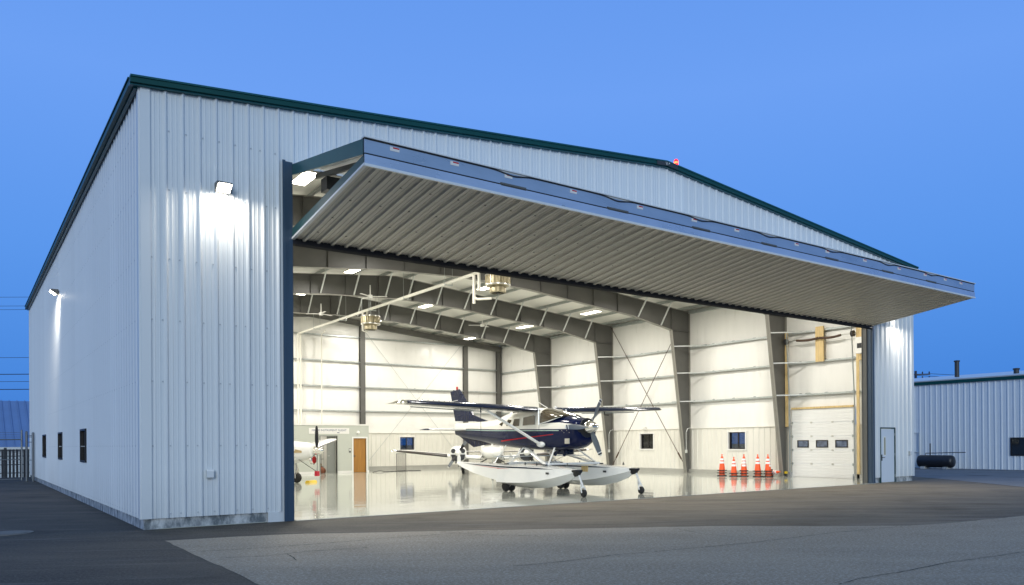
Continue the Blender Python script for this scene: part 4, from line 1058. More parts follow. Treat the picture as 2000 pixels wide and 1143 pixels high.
for sgn in (-1, 1):
    for q in ([(-.80, 2.12), (-.16, 2.14), (-.14, 2.40), (-.20, 2.44), (-.76, 2.38)], [(-1.38, 2.11), (-1.02, 2.11), (-1.0, 2.34), (-1.28, 2.35)], [(-1.80, 2.13), (-1.52, 2.11), (-1.50, 2.33), (-1.70, 2.34)], [(-2.28, 2.20), (-2.12, 2.13), (-1.98, 2.30)]):
        b = MB(); pts = []
        hwf = lambda s: (.571 if s > -1.2 else .555 if s > -1.6 else .53 if s > -1.9 else .495) 
        c = sum(p[0] for p in q) / len(q); cz = sum(p[1] for p in q) / len(q)
        poly = [(s, sgn * (hwf(c) - .05 * max(0, z - 2.25)), z) for s, z in q]
        b.prism(poly, (0, sgn * .014, 0)); b.build('side_window', M['tint'], SP)
for k, s in enumerate((-1.25, -.75, -.3)):
    for sgn in (-1, 1):
        b = MB(); b.box(s - .13, s + .13, min(sgn * .50, sgn * .572), max(sgn * .50, sgn * .572), 2.545, 2.575); b.build('roof_window', M['tint'], SP)
# wing
mf = lambda k, i: 1 if i in (0, 1, 2, 13, 14, 15, 16) else 0
for sgn in (-1, 1):
    b = MB(); st = [(.50, .04, 2.585, 1.62, 1.0), (2.4, .03, 2.645, 1.62, 1.0), (5.0, -.12, 2.735, 1.15, .95), (5.12, -.14, 2.737, 1.1, .9)]
    wing(b, [(sgn * y, s, z, c, t) for y, s, z, c, t in st], mf)
    wo = b.build('wing', [M['whitegloss'], M['navy']], SP, smooth=40)
    b = MB(); wing(b, [(sgn * y, s, z, c, t) for y, s, z, c, t in [(5.13, -.14, 2.737, 1.1, .95), (5.26, -.2, 2.73, 1.0, .8), (5.36, -.42, 2.715, .72, .4)]]); b.build('wing_tip', M['chrome'], wo, smooth=40)
    b = MB()
    for k in range(24):
        y = sgn * (.7 + k * .18); z = 2.585 + (abs(y) - .5) * .0325
        b.lathe([(.012, 0), (.012, .02)], 6, (-.10, y, z + .085))
    b.build('vortex_tab', M['dark'], wo, kind='stuff')
    b = MB(); b.beam((-.98, sgn * 2.1, 2.565), (-.98, sgn * 4.6, 2.655), .03, .03); b.build('hinge_line', M['galv'], wo)
    # strut
    b = MB(); rings = []
    for t in (0, .06, .12, .9, 1):
        p = Vector((.18, sgn * .60, 1.50)).lerp(Vector((-.38, sgn * 2.35, 2.60)), t); w_ = .085 if t > .1 else .085
        rings.append([(p.x + math.cos(a) * w_, p.y + math.sin(a) * .022, p.z + math.sin(a) * .034) for a in [2 * PI * k / 10 for k in range(10)]])
    b.loft(rings); so_ = b.build('wing_strut', M['whitegloss'], SP, smooth=50)
    b = MB(); b.lathe([(0, -.2), (.05, -.17), (.085, -.08), (.095, 0), (.08, .1), (.04, .17), (0, .19)], 12, (.18, sgn * .585, 1.5), 'x'); b.build('strut_fairing', M['whitegloss'], so_, smooth=60)
    b = MB(); b.lathe([(0, -.14), (.05, -.1), (.06, 0), (.05, .1), (0, .14)], 12, (-.38, sgn * 2.34, 2.60), 'x'); b.build('strut_fairing', M['whitegloss'], so_, smooth=60)
b = MB(); b.tube([(-.2, -2.6, 2.60), (-.2, -2.6, 1.75)], .007, 5); b.lathe([(.02, 0), (.02, -.12)], 8, (-.2, -2.6, 2.6)); b.build('pitot_line', M['navy'], SP)
b = MB(); b.tube([(-.25, 2.5, 2.60), (-.25, 2.5, 2.5), (-.05, 2.5, 2.48)], .02, 6); b.build('pitot_tube', M['black'], SP)
b = MB(); b.tube([(-.35, .1, 2.69), (-.95, .1, 2.95)], .012, 6, cap=(True, True)); b.tube([(-1.9, -.1, 2.66), (-2.5, -.1, 2.93)], .006, 5); b.lathe([(.05, 0), (.05, .04), (.03, .06)], 8, (-.05, .2, 2.68)); b.build('antenna', M['whitegloss'], SP)
# tail
def fin_prism(pts, t, m, name, par, smooth=None):
    b = MB(); n = len(pts); b.prism([(s, -t / 2, z) for s, z in pts], (0, t, 0)); return b.build(name, m, par)
M['navytail'] = mat('navy_tail_paint', (.007, .012, .040), .25, spec=.3, var=.3, vscale=5, stretch=(3, 1, .6))
fn = fin_prism([(-5.62, 2.40), (-6.0, 3.585), (-5.69, 3.62), (-5.15, 3.11), (-4.70, 2.62), (-4.27, 2.49), (-3.43, 2.28), (-3.43, 2.24), (-4.5, 2.36)], .07, M['navytail'], 'tail_fin', SP)
fin_prism([(-5.97, 2.41), (-6.32, 3.56), (-6.01, 3.585), (-5.63, 2.40)], .05, M['navytail'], 'rudder', fn)
b = MB(); b.tube([(-6.1, 0, 3.585), (-6.1, 0, 3.615)], .03, 8); b.lathe([(.035, 3.61), (.04, 3.65), (.035, 3.72), (0, 3.735)], 10, (-5.85, 0, .0), m=1); b.build('tail_beacon', [M['navy'], M['red']], fn)
b = MB(); b.tube([(-6.2, -.045, 3.17), (-5.75, -.045, 3.2)], .012, 6); b.build('static_wick', M['whitegloss'], fn)
fin_prism([(-5.9, 1.93), (-4.66, 1.41), (-3.3, 1.56), (-4.3, 1.78)], .06, M['navytail'], 'ventral_fin', SP)
for sgn in (-1, 1):
    b = MB(); wing(b, [(sgn * y, s, z, c, t) for y, s, z, c, t in [(.1, -4.95, 2.05, 1.0, .75), (1.62, -5.12, 2.06, .72, .75), (1.68, -5.2, 2.06, .6, .6)]], lambda k, i: 1 if (k == 1) else 2 if i in (0, 15) else 0); b.build('stabilizer', [M['whitegloss'], M['navytail'], M['boot']], SP, smooth=40)
# spinner and propeller
b = MB(); b.lathe([(.20, 1.74), (.212, 1.79), (.195, 1.90), (.155, 2.02), (.10, 2.13), (.04, 2.22), (0, 2.245)], 28, (0, 0, 2.02), 'x'); pr_ = b.build('propeller', M['chrome'], SP, smooth=60)
for a in (180, 62, -64):
    b = MB(); blade(b, (1.86, 0, 2.02), math.radians(a), .98, ms=[0, 0, 0, 0, 0, 1, 2, 1, 1, 1], w=.18); bo = b.build('blade', [M['propgrey'], M['white'], M['black']], pr_, smooth=50)
b = MB(); b.lathe([(.30, 1.725), (.30, 1.742), (.2, 1.742)], 24, (0, 0, 2.0), 'x')
for sgn in (-1, 1): b.lathe([(.10, 1.71), (.105, 1.745), (0, 1.745)], 16, (0, sgn * .27, 1.96), 'x')
b.build('cowl_intake', M['black'], SP)
b = MB(); b.box(1.28, 1.5, -.52, -.505, 1.52, 1.68) ; b.build('cowl_vent', M['alu'], SP)
b = MB(); b.tube([(.95, -.15, 1.32), (.80, -.16, 1.15)], .05, 8); b.tube([(.62, -.2, 1.33), (.40, -.2, 1.18)], .06, 8); b.box(.55, .85, -.2, .2, 1.18, 1.32); b.build('exhaust', M['navy'], SP)
b = MB()
for s, z in ((.75, 1.93), (.95, 1.93), (1.15, 1.92), (1.38, 1.93), (1.5, 1.86), (1.25, 1.86), (.4, 1.93)): b.lathe([(.012, 0), (0, .004)], 6, (s, -.56 if s < 1.1 else -.52, z), 'y')
b.build('cowl_rivet', M['alu'], SP, kind='stuff')
# floats
def float_secs(yc):
    ks = [  # s, deck z, deck half width, chine z, chine half width, keel z
        (-3.98, .89, .04, .84, .05, .80), (-3.4, .88, .14, .72, .17, .66), (-2.5, .87, .25, .56, .30, .49), (-1.6, .86, .31, .44, .36, .37), (-1.0, .85, .33, .37, .38, .31),
        (-.98, .85, .33, .31, .39, .20), (-.3, .845, .34, .31, .40, .165), (.5, .84, .34, .335, .40, .155), (1.2, .82, .32, .41, .37, .19), (1.8, .79, .27, .51, .31, .30), (2.3, .765, .19, .62, .215, .46), (2.55, .75, .11, .69, .12, .60)]
    rings = []
    for s, dz, dw, cz, cw, kz in ks:
        half = [(0, dz + .025), (dw * .7, dz + .02), (dw, dz), (cw - .01, cz + .03), (cw, cz), (cw * .55, (cz + kz) / 2 - .005 + .02), (.02, kz)]
        ring = [(s, yc + y, z) for y, z in half] + [(s, yc - y, z) for y, z in reversed(half[1:])]
        rings.append(ring)
    return rings
for sgn in (-1, 1):
    yc = sgn * 1.13
    b = MB(); b.loft(float_secs(yc)); fo = b.build('float', M['whitegloss'], SP, smooth=28)
    b = MB()   # navy and red side stripes, sheets just proud of the sides
    R = float_secs(yc)
    for side in (2, 11):
        for a, c, mi, lo, hi in ((.06, .15, 0, 1, 9), (.20, .235, 1, 2, 6)):
            for k in range(lo, hi):
                p0, p1 = Vector(R[k][side]), Vector(R[k][3 if side == 2 else 10]); q0, q1 = Vector(R[k + 1][side]), Vector(R[k + 1][3 if side == 2 else 10])
                o = Vector((0, .004 * (1 if side == 2 else -1), .0)); tp = .15 if k in (lo, hi - 1) else 1
                c0_ = a + (c - a) * (.2 if k == lo else 1); c1_ = a + (c - a) * (.2 if k == hi - 1 else 1)
                b.add([p0.lerp(p1, a) + o, q0.lerp(q1, a) + o, q0.lerp(q1, c1_) + o, p0.lerp(p1, c0_) + o], [(0, 1, 2, 3)], mi)
    b.build('stripe', [M['navy'], M['red']], fo)
    b = MB(); b.loft([[(2.50, yc + y * 1.0, z) for y, z in ((-.14, .76), (.14, .76), (.13, .70), (.03, .57), (-.03, .57), (-.13, .70))], [(2.66, yc + y, z) for y, z in ((-.13, .775), (.13, .775), (.12, .71), (.04, .6), (-.04, .6), (-.12, .71))], [(2.74, yc + y, z) for y, z in ((-.08, .76), (.08, .76), (.07, .72), (.02, .68), (-.02, .68), (-.07, .72))]]); b.build('bow_bumper', M['black'], fo)
    b = MB(); b.prism([(-4.0, yc - .015, .80), (-3.80, yc - .015, .82), (-3.80, yc - .015, 1.06), (-3.90, yc - .015, 1.20), (-3.99, yc - .015, 1.08)], (0, .03, 0)); b.build('water_rudder', M['whitegloss'], fo)
    b = MB()
    for s in (-1.85, -.95, 1.08): b.box(s - .06, s + .06, yc - .05, yc + .05, .86, .90)
    for s in (-.2, .4, 1.9): b.lathe([(.03, .85), (.03, .89), (.012, .90), (.012, .93), (.025, .94)], 8, (s, yc + .2, 0))
    b.build('deck_fitting', M['dark'], fo)
    b = MB(); b.box(1.55, 1.68, yc - sgn * 0 - .345, yc - .325, .62, .68); b.build('float_vent', M['dark'], fo)
    # main wheels
    for w_ in (-.11, .11): wheel(SP, (-.84, yc + w_, .165), .165, .13, 'main_wheel')
    b = MB(); b.tube([(-.84, yc - .15, .165), (-.84, yc + .15, .165)], .025, 8); b.beam((-.84, yc, .165), (-.6, yc, .32), .05, .06); b.build('main_gear_leg', M['galv_light'], SP)
    # nose wheel leg
    b = MB(); b.tube([(2.62, yc, .68), (2.80, yc - .0, .36), (2.86, yc, .26)], [.032, .03, .022], 10); b.tube([(2.83, yc, .32), (2.83, yc - .07, .25), (2.87, yc - .08, .125)], .02, 6); b.tube([(2.83, yc, .32), (2.83, yc + .07, .25), (2.87, yc + .08, .125)], .02, 6); b.build('nose_gear_leg', M['whitegloss'], SP, smooth=50)
    b = MB(); b.tube([(2.77, yc - .04, .38), (2.80, yc - .05, .27)], .014, 6); b.lathe([(.045, -.03), (.045, .03)], 8, (2.80, yc, .31), 'x'); b.build('shimmy_damper', M['alu'], SP)
    wheel(SP, (2.87, yc, .112), .112, .09, 'nose_wheel')
    # float struts
    def strut(p, q, w=.075, h=.04): 
        b = MB(); p, q = Vector(p), Vector(q); d = (q - p).normalized(); r = Vector((1, 0, 0)); r = (r - d * r.dot(d)).normalized(); u = d.cross(r)
        b.loft([[c + r * (math.cos(a) * w / 2) + u * (math.sin(a) * h / 2) for a in [2 * PI * k / 10 for k in range(10)]] for c in (p, q)]); b.build('float_strut', M['whitegloss'], SP, smooth=50)
    yi = yc - sgn * .12
    strut((1.08, yi, .87), (.66, sgn * .42, 1.40)); strut((1.0, yi, .87), (-.90, sgn * .40, 1.40), .11, .05); strut((-.98, yi, .87), (-.98, sgn * .42, 1.40)); strut((-1.85, yi, .88), (-2.05, sgn * .36, 1.50), .06, .035)
    b = MB(); b.tube([(1.06, yi, .9), (-.95, sgn * .3, 1.34)], .006, 4); b.tube([(1.0, yi, .9), (.95, -yi * .2, 1.3)], .006, 4); b.build('brace_wire', M['dark'], SP)
for s in (-.95, 1.05):
    b = MB(); b.tube([(s, -1.1, .90), (s, 1.1, .90)], .035, 10); b.build('spreader_bar', M['whitegloss'], SP, smooth=50)
b = MB(); b.box(-.62, -.5, -1.9, 1.9, 1.115, 1.14); b.build('boarding_plank', M['galv_light'], SP)
b = MB(); b.box(.55, .85, .76, .79, .62, .8); b.build('float_hatch', M['wood'], SP)

# ------------------------------------------------------------------ twin engined low wing plane
def twin():
    ang = math.atan2(-15.58 - 17.65, -2.7 - 19.59) + .02
    TW = thing('twin_engine_plane', 'white twin engine low wing plane parked behind the floatplane, facing out', 'aircraft', (19.59, 17.65, .012), ang)
    ks = [(1.95, 1.06, .03, 1.10, 1.02, 2, 2), (1.85, 1.06, .20, 1.22, .90, 2.2, 2.2), (1.55, 1.06, .42, 1.34, .80, 2.4, 2.4), (1.0, 1.06, .56, 1.42, .74, 2.6, 2.5), (.4, 1.06, .60, 1.50, .72, 2.8, 2.4), (.2, 1.06, .61, 1.60, .72, 3, 2.3), (-.3, 1.06, .62, 1.84, .71, 3, 2.4), (-1.2, 1.08, .61, 1.90, .72, 3, 2.6), (-2.4, 1.12, .50, 1.74, .84, 2.6, 2.4), (-4.4, 1.2, .2, 1.42, 1.02, 2.2, 2.2), (-5.2, 1.24, .08, 1.34, 1.14, 2, 2)]
    b = MB(); b.loft([sec(s, zc, hw, zt, zb, 32, p, pt=pt) for s, zc, hw, zt, zb, p, pt in interp_secs(ks, .15)]); b.build('fuselage', M['whitegloss'], TW, smooth=45)
    b = MB()
    for q in (-1, 1):
        b.prism([(.62, q * .05, 1.475), (.60, q * .40, 1.44), (.12, q * .53, 1.58), (-.02, q * .44, 1.80), (-.02, q * .05, 1.845)], (.03, 0, .03))
    b.build('windshield', M['tint'], TW)
    b = MB(); b.tube([(.9, -.02, 1.42), (.75, -.02, 1.62)], .02, 6); b.build('antenna', M['whitegloss'], TW)
    b = MB()
    for q in (-1, 1):
        b.beam((1.1, q * .22, .80), (1.0, q * .58, .60), .3, .03); b.beam((.9, q * .5, .95), (.9, q * .62, .72), .5, .02)
        for k in range(5): b.box(.9 + .01 * k, 1.5, q * (.48 + .02 * k) - .01, q * (.48 + .02 * k) + .01, .82 + .06 * k, .835 + .06 * k)
    b.build('gear_door', M['dark'], TW)
    for q in (-1, 1):
        b = MB(); wing(b, [(q * y, s, z, c, t) for y, s, z, c, t in [(.45, .30, .76, 1.75, 1.1), (1.7, .1, .84, 1.6, 1.1), (2.3, .02, .90, 1.5, 1.1), (4.9, -.05, 1.17, 1.05, 1.0), (5.05, -.1, 1.185, .95, .9)]], lambda k, i: 1 if (k == 2 and i in (0, 1, 2, 14, 15, 16)) else 0); wo = b.build('wing', [M['whitegloss'], M['boot']], TW, smooth=40)
        b = MB(); wing(b, [(q * y, s, z, c, t) for y, s, z, c, t in [(5.05, -.1, 1.185, .95, .95), (5.18, -.15, 1.20, .85, .8), (5.28, -.35, 1.21, .5, .5)]]); b.build('wing_tip', M['chrome'], wo, smooth=40)
        nk = [(1.02, 1.07, .16, 1.2, .94, 2.2, 2.2), (1.0, 1.05, .36, 1.38, .72, 2.5, 2.5), (.85, 1.04, .41, 1.43, .64, 2.6, 2.6), (.3, 1.03, .42, 1.42, .62, 2.6, 2.6), (-.8, 1.0, .36, 1.22, .70, 2.4, 2.4), (-1.6, .95, .15, 1.02, .82, 2.2, 2.2)]
        b = MB(); b.loft([sec(s, zc, hw, zt, zb, 28, p, q * 1.72, pt) for s, zc, hw, zt, zb, p, pt in interp_secs(nk, .12)]); no = b.build('engine_nacelle', M['whitegloss'], TW, smooth=45)
        b = MB()
        for e in (-1, 1): b.lathe([(.12, 1.0), (.11, 1.03), (0, 1.03)], 16, (0, q * 1.72 + e * .24, 1.18), 'x')
        b.prism([(1.02, q * 1.72 - .36, 1.0), (1.02, q * 1.72 + .36, 1.0), (1.0, q * 1.72 + .3, .76), (1.0, q * 1.72 + .12, .66), (1.0, q * 1.72 - .12, .66), (1.0, q * 1.72 - .3, .76)], (.02, 0, 0)); b.build('air_intake', M['black'], no)
        b = MB(); b.box(.5, .8, q * 1.72 - .15, q * 1.72 + .15, .54, .66); b.build('exhaust', M['dark'], no)
        b = MB(); b.lathe([(.16, 1.05), (.17, 1.08), (.16, 1.2), (.11, 1.31), (.05, 1.37), (0, 1.385)], 20, (0, q * 1.72, 1.08), 'x'); po = b.build('propeller', M['whitegloss'], TW, smooth=60)
        for a in ((235, 55) if q < 0 else (-55, 125)):
            b = MB(); blade(b, (1.15, q * 1.72, 1.08), math.radians(a if q < 0 else a), .88, ms=[1, 1, 1, 0, 0, 0, 1, 2, 2, 2], w=.17); b.build('blade', [M['propgrey'], M['black'], M['white']], po, smooth=50)
        b = MB(); b.tube([(-.4, q * 1.6, .8), (-.4, q * 1.6, .18)], .045, 8); b.build('main_gear_leg', M['galv_light'], TW)
        b = MB(); b.box(-.65, -.1, q * 1.72 - .02, q * 1.72 + .02, .34, .72); b.build('gear_door', M['dark'], TW)
        wheel(TW, (-.4, q * 1.5, .19), .19, .15, 'main_wheel')
        b = MB(); wing(b, [(q * y, s, z, c, t) for y, s, z, c, t in [(.05, -4.55, 1.06, .95, .8), (2.05, -4.62, 1.08, .75, .8)]], lambda k, i: 1 if i in (0, 1, 14, 15, 16) else 0); b.build('stabilizer', [M['whitegloss'], M['boot']], TW, smooth=40)
    b = MB(); b.prism([(-5.5, -.03, 1.3), (-6.0, -.03, 2.7), (-5.4, -.03, 2.75), (-4.3, -.03, 1.5)], (0, .06, 0)); b.build('tail_fin', M['whitegloss'], TW)
    b = MB(); b.tube([(1.2, 0, .8), (1.25, 0, .16)], .035, 8); b.build('nose_gear_leg', M['galv_light'], TW); wheel(TW, (1.25, 0, .15), .15, .12, 'nose_wheel')
twin()

# ------------------------------------------------------------------ plane at the left edge of the opening
PL_ = thing('propeller_plane', 'white low wing plane with its nose showing at the left door jamb', 'aircraft', (8.88, 14.5, .012), math.radians(-55))
ks = [(.02, 1.30, .17, 1.47, 1.13, 2, 2), (-.03, 1.29, .30, 1.56, 1.0, 2.2, 2.2), (-.3, 1.28, .40, 1.63, .90, 2.4, 2.3), (-.9, 1.27, .50, 1.70, .80, 2.6, 2.4), (-1.6, 1.26, .58, 1.76, .75, 2.8, 2.4), (-2.0, 1.26, .61, 1.95, .74, 2.8, 2.4), (-2.8, 1.27, .62, 2.15, .74, 2.8, 2.5), (-4.2, 1.32, .52, 2.0, .84, 2.6, 2.4), (-6.5, 1.4, .18, 1.66, 1.16, 2.2, 2.2), (-7.4, 1.45, .08, 1.6, 1.3, 2, 2)]
b = MB(); b.loft([sec(s, zc, hw, zt, zb, 32, p, pt=pt) for s, zc, hw, zt, zb, p, pt in interp_secs(ks, .12)]); fu2 = b.build('fuselage', M['whitegloss'], PL_, smooth=45)
b = MB()
for sgn in (-1, 1):
    R0 = [(-.32, .405), (-.6, .46), (-.9, .506), (-1.6, .586), (-2.6, .622)]
    for (s0, h0), (s1, h1) in zip(R0[:-1], R0[1:]): b.prism([(s0, sgn * (h0 - .012), 1.22), (s1, sgn * (h1 - .012), 1.22), (s1, sgn * (h1 - .012), 1.36), (s0, sgn * (h0 - .012), 1.30)], (0, sgn * .02, 0))
b.build('stripe', M['tan'], fu2)
b = MB(); b.prism([(-1.75, -.4, 1.82), (-1.75, .4, 1.82), (-2.25, .45, 2.10), (-2.25, -.45, 2.10)], (.03, 0, .04)); b.build('windshield', M['tint'], PL_)
b = MB(); b.lathe([(.17, .02), (.175, .06), (.165, .18), (.12, .32), (.06, .42), (0, .46)], 24, (0, 0, 1.30), 'x'); po = b.build('propeller', M['chrome'], PL_, smooth=60)
b = MB(); blade(b, (.12, 0, 1.30), math.radians(91), 1.0, ms=[0] * 10, w=.17, tws=-1); b.build('blade', M['black'], po, smooth=50)
b = MB(); blade(b, (.12, 0, 1.30), math.radians(-89), 1.0, ms=[0, 0, 0, 1, 1, 1, 1, 1, 1, 1], w=.17, tws=-1); lb = b.build('blade', [M['black'], M['propgrey']], po, smooth=50)
b = MB(); b.box(.06, .18, -.09, .09, .28, .48); b.build('tip_cover', mat('red_tip_cover', (.45, .01, .03), .6), po)
b = MB(); b.tube([(.12, -.05, .47), (-.5, -.35, .95)], .012, 5); b.build('tip_tether', M['black'], po)
b = MB(); b.lathe([(.19, -.06), (.19, .05), (.15, .07), (.15, .0)], 20, (-.02, -.08, .93), 'x'); b.build('intake_ring', M['chrome'], PL_, smooth=50)
b = MB(); b.lathe([(.145, .0), (.145, .045), (0, .05)], 18, (-.02, -.08, .93), 'x'); b.build('intake_plug', M['red'], PL_)
NG = empty('nose_gear', (-.27, 0, 0), parent=PL_)
b = MB(); b.tube([(-.62, 0, .95), (-.58, 0, .2)], .05, 10); b.tube([(-.55, -.06, .75), (-.45, -.06, .55), (-.55, -.06, .36)], .022, 6); b.tube([(-.68, .05, .9), (-.85, .05, .55), (-.6, .05, .3)], .02, 6); b.tube([(-.58, -.11, .45), (-.57, -.11, .19)], .025, 6); b.tube([(-.58, .11, .45), (-.57, .11, .19)], .025, 6); b.beam((-.58, -.11, .45), (-.58, .11, .45), .06, .05); b.build('nose_gear_leg', M['alu'], NG, smooth=40)
wheel(NG, (-.57, 0, .205), .205, .15, 'nose_wheel')
for q in (-1, 1):
    b = MB(); wing(b, [(q * y, s, z, c, t) for y, s, z, c, t in [(.45, -1.9, .86, 1.7, 1.1), (1.5, -2.0, 1.0, 1.6, 1.1), (5.0, -2.2, 1.72, 1.1, 1.0), (5.3, -2.3, 1.77, .9, .8)]], lambda k, i: 1 if i in (0, 14, 15, 16) else 0); b.build('wing', [M['whitegloss'], M['boot']], PL_, smooth=40)
    b = MB(); b.tube([(-2.8, q * 1.7, .95), (-2.8, q * 1.7, .2)], .05, 8); b.build('main_gear_leg', M['galv_light'], PL_); wheel(PL_, (-2.8, q * 1.55, .21), .21, .15, 'main_wheel')
    b = MB(); wing(b, [(q * y, s, z, c, t) for y, s, z, c, t in [(.05, -6.6, 1.5, .9, .8), (2.0, -6.8, 1.5, .7, .8)]]); b.build('stabilizer', M['whitegloss'], PL_, smooth=40)
b = MB(); b.prism([(-7.3, -.03, 1.5), (-7.7, -.03, 3.0), (-7.1, -.03, 3.05), (-6.0, -.03, 1.7)], (0, .06, 0)); b.build('tail_fin', M['whitegloss'], PL_)
b = MB(); b.prism([(-.12, -.06, 0), (.12, -.06, 0), (.07, -.06, .09), (-.07, -.06, .09)], (0, .5, 0)); o = b.build('wheel_chock', M['yellow']); o.location = (8.75, 14.85, .012); o.rotation_euler = (0, 0, -1.0)
tag(o, 'yellow wheel chock on the glossy floor by the left plane', 'wheel chock')

# ------------------------------------------------------------------ neighbours outside
RB = thing('neighbour_building', 'pale ribbed metal building with green trim beyond the right end', 'building', (42, 0, 0))
b = MB(); corr(b, lambda u, h, z: (-h, u, z), -30, 16, 0, 4.72, prof=[(0, 0), (.02, .035), (.07, .035), (.09, 0), (.15, 0), (.16, .006), (.18, .006), (.19, 0)], ph=.1); b.box(0, 14, 15.9, 16, 0, 4.7)
b.build('wall', M['bluesiding'], RB, smooth=25)
b = MB(); b.box(-.12, .02, -30.2, 16.2, 4.72, 4.95); b.build('roof_trim', M['green'], RB)
b = MB(); b.prism([(-.16, -30.2, 4.952), (9, -30.2, 5.86), (18, -30.2, 4.95), (18, -30.2, 4.85), (9, -30.2, 5.76), (-.1, -30.2, 4.86)], (0, 46.4, 0)); ro = b.build('roof', M['lightroof'], RB)
for y, z0, z1, rr in ((6.04, 5.2, 6.15, .12), (2.96, 5.15, 5.45, .13)):
    b = MB(); b.lathe([(rr, z0), (rr, z1 - .08), (rr * 1.25, z1 - .08), (rr * 1.35, z1 - .03), (rr * 1.2, z1), (0, z1 + .02)], 16, (2.0, y, 0)); b.build('chimney', M['dark'], ro, smooth=40)
b = MB(); b.box(-.06, .02, -.4, 2.46, .74, .8); b.box(-.06, .02, -.4, 2.46, 1.63, 1.69); b.box(-.06, .02, 2.40, 2.46, .8, 1.63); b.box(-.06, .02, -.4, -.34, .8, 1.63); wo = b.build('window', M['bronze'], RB)
b = MB(); b.box(-.045, -.035, -.34, 2.4, .8, 1.63); b.build('pane', mat('dark_window_glass', (.012, .016, .02), .05, coat=.5), wo)
b = MB(); b.tube([(-.10, 7.15, 0), (-.10, 7.15, 2.0), (-.10, 7.9, 2.0)], .03, 8); b.tube([(-.10, 7.15, .9), (-.1, 7.9, .9)], .03, 8); b.build('pipe_rail', M['galv_light'], RB)
TK = thing('fuel_tank', 'black horizontal fuel tank on blocks against the neighbouring building', 'tank', (40.9, 5.75, 0))
b = MB(); b.lathe([(0, -.98), (.2, -.96), (.31, -.9), (.34, -.82), (.34, .82), (.31, .9), (.2, .96), (0, .98)], 28, (0, 0, .42), 'y'); b.build('shell', M['tank'], TK, smooth=50)
for y in (-.6, .6):
    b = MB(); b.box(-.3, .3, y - .1, y + .1, .008, .13); b.build('block', M['concrete'], TK)
b = MB(); b.tube([(0, .3, .74), (0, .3, 1.4)], .03, 8); b.tube([(0, .55, .74), (0, .55, .86), (0, -1.55, .92)], .022, 8); b.build('vent_pipe', M['tank'], TK)
# chain link gate and posts at the left
GT = thing('chainlink_gate', 'grey chain link gate closing the yard left of the hangar', 'gate', (-.5, 25.4, 0))
b = MB()
for a, c, r_ in (((0, 0, .05), (0, 0, 2.3), .035), ((-6, 0, 1.87), (0, 0, 1.87), .025), ((-6, 0, .98), (0, 0, .98), .02), ((-6, 0, .1), (0, 0, .1), .025), ((-3, 0, .1), (-3, 0, 2.2), .025)): b.tube([a, c], r_, 8)
b.build('frame', M['fence'], GT)
b = MB()
for k in range(-14, 60):
    x0 = -k * .1
    for sg in (1, -1):
        p = [x0 if sg > 0 else x0 - 1.4, .15]; q = [x0 - 1.7, 1.85] if sg > 0 else [x0 + .3, 1.85]
        # clip to -6..0
        def clip(p, q):
            (xa, za), (xb, zb) = p, q
            t0, t1 = 0, 1
            for lo, hi, s0, d in ((-6, 0, xa, xb - xa),):
                ta, tb = (lo - s0) / d, (hi - s0) / d
                t0, t1 = max(t0, min(ta, tb)), min(t1, max(ta, tb))
            return None if t0 >= t1 else ((xa + (xb - xa) * t0, za + (zb - za) * t0), (xa + (xb - xa) * t1, za + (zb - za) * t1))
        c = clip(p, q)
        if c: b.beam((c[0][0], 0, c[0][1]), (c[1][0], 0, c[1][1]), .004, .004)
b.build('wire_mesh', M['fence'], GT)
b = MB()
for z in (1.98, 2.08, 2.18): b.tube([(-6, 0, z), (0, 0, z)], .006, 5)
for z in (1.98, 2.08, 2.18):
    for k in range(30): x = -.2 * k; b.beam((x, -.03, z - .02), (x, .03, z + .02), .006, .006)
b.build('barbed_wire', M['fence'], GT)
for i, (x, y, h) in enumerate(((-.33, 25.2, 2.2), (-.1, 24.9, 2.15))):
    b = MB(); b.lathe([(.05, 0), (.05, h), (.055, h), (.03, h + .04), (0, h + .05)], 12); o = b.build('gate_post', M['fence'], smooth=40); o.location = (x, y, 0)
    tag(o, ['steel gate post standing just left of the hangar wall post', 'steel fence post touching the hangar rear left corner'][i], 'post', 'posts of the yard gate')
b = MB()
for z in (.95, 1.75, 1.98, 2.05): b.tube([(-.33, 25.2, z), (-.1, 24.9, z)], .015, 6)
tag(b.build('fence_rail', M['fence']), 'short rails joining the two gate posts at the hangar corner', 'fence rail')
PK = thing('picket_fence', 'dark steel picket fence standing behind the chain link gate', 'fence', (0, 31, 0))
b = MB()
for k in range(70): x = 2.4 - .155 * k; b.box(x - .06, x + .045, -.02, .02, -.1, 1.42)
b.build('picket', M['picket'], PK, kind='stuff')
b = MB()
for z in (.2, .62, 1.05, 1.36): b.box(-9, 2.6, .02, .06, z, z + .045)
b.build('rail', M['picket'], PK)
b = MB()
for x in (-.9, -4, 1.9): b.box(x - .06, x + .06, -.05, .05, -.3, 1.5)
b.build('post', M['picket'], PK)
LB_ = thing('distant_building', 'pale building under a broad blue metal roof beyond the gate', 'building', (0, 60, -1.0))
b = MB(); b.box(-24, 8, 0, 14, -.2, 2.45); b.build('wall', M['farwall'], LB_)
b = MB(); b.prism([(-25, -.5, 2.45), (-25, 8, 6.7), (-25, 16, 2.45)], (34, 0, 0))
for k in range(56): x = -25 + .6 * k; b.prism([(x, -.5, 2.46), (x, 8, 6.72), (x, 8, 6.79), (x, -.5, 2.53)], (.06, 0, 0))
b.build('roof', M['farroof'], LB_)
b = MB(); b.box(-25, 9, -.65, -.5, 2.3, 2.52); b.build('gutter', M['white'], LB_)
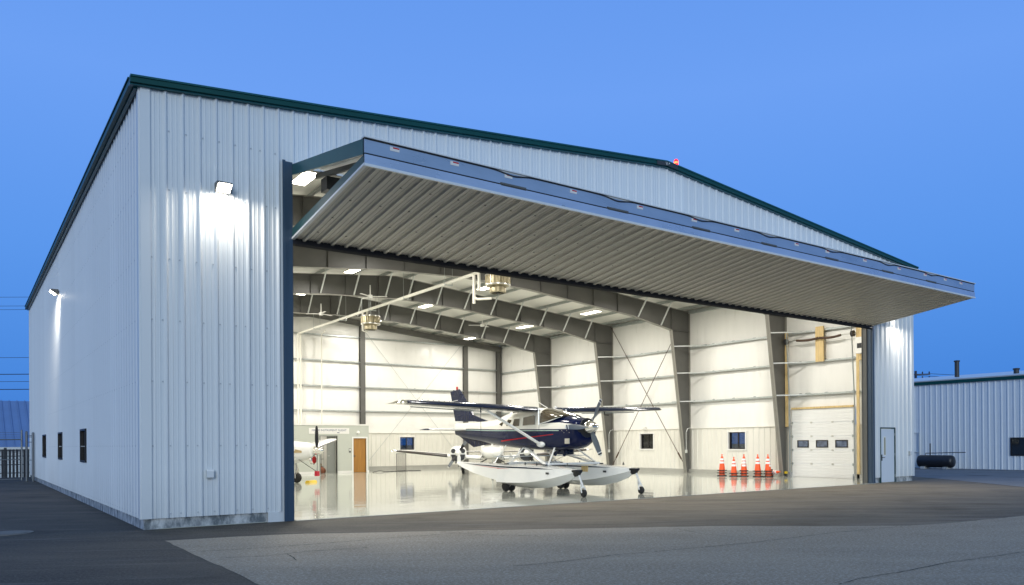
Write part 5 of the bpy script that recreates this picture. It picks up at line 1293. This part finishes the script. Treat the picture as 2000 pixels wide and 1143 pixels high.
# utility lines
def line(p, q, r, label, sagv=.5):
    b = MB(); P, Q = Vector(p), Vector(q)
    b.tube([P.lerp(Q, t / 12) - Vector((0, 0, sagv * 4 * (t / 12) * (1 - t / 12))) for t in range(13)], r, 5)
    tag(b.build('power_line', M['wire']), label, 'cable', 'overhead cables left of the hangar')
for z, rr, nm in ((16.0, .018, 'highest thin cable'), (15.15, .018, 'second highest thin cable'), (14.8, .018, 'third highest thin cable'), (10.2, .022, 'cable at middle height'), (8.6, .04, 'thick upper cable of the low bundle'), (7.9, .022, 'thin cable of the low bundle'), (7.15, .04, 'lowest thick cable')):
    line((-30, 94, z + .3), (10, 67, z - .05), rr, nm + ' crossing the sky left of the hangar', .2)
UP = thing('utility_pole', 'dark utility pole with crossarms showing beyond the right corner', 'utility pole', (72.6, 23.1, 0))
b = MB(); b.tube([(0, 0, 0), (0, 0, 8.3)], [.16, .11], 10); b.build('pole', M['wire'], UP)
for z in (7.5, 7.95):
    b = MB(); b.beam((-.75, 1.0, z), (.75, -1.0, z), .12, .12); b.build('crossarm', M['wire'], UP)
    for t in (-1, -.5, .5, 1):
        b = MB(); b.lathe([(.05, 0), (.07, .08), (.04, .2), (0, .22)], 8, (.7 * t, -.94 * t, z + .06)); b.build('insulator', M['wire'], UP)
b = MB(); b.lathe([(.2, 0), (.2, .7), (0, .75)], 12, (.3, .1, 6.4)); b.build('transformer', M['wire'], UP)
for i, t in enumerate((-1, 1)):
    b = MB(); P = Vector((72.6 + .7 * t, 23.1 - .94 * t, 8.0)); Q = Vector((90, -30 - 2 * t, 7.0)); b.tube([P.lerp(Q, k / 12) - Vector((0, 0, 1.6 * 4 * (k / 12) * (1 - k / 12))) for k in range(13)], .022, 5)
    tag(b.build('power_line', M['wire']), ['cable leaving the farther end of the utility pole crossarm', 'cable leaving the nearer end of the utility pole crossarm'][i], 'cable', 'cables at the utility pole')

# low sun below the horizon leaves only a broad soft afterglow
sl = bpy.data.lights.new('afterglow', 'SUN'); sl.energy = 1.15; sl.angle = math.radians(24); sl.color = (.87, .96, 1)
so = bpy.data.objects.new('afterglow', sl); COL.objects.link(so); so.rotation_euler = Vector((-.52, -.82, .24)).to_track_quat('Z', 'Y').to_euler()

# ------------------------------------------------------------------ render settings
SC.render.engine = 'CYCLES'
c = SC.cycles
c.use_denoising = True
try: c.denoiser = 'OPENIMAGEDENOISE'
except Exception: pass
c.max_bounces = 9; c.diffuse_bounces = 5; c.glossy_bounces = 4; c.transmission_bounces = 4; c.transparent_max_bounces = 8
c.sample_clamp_indirect = 6; c.caustics_reflective = True; c.blur_glossy = 1.0; c.caustics_refractive = False; c.use_adaptive_sampling = False
SC.view_settings.view_transform = 'Standard'; SC.view_settings.look = 'None'; SC.view_settings.exposure = 0; SC.view_settings.gamma = 1
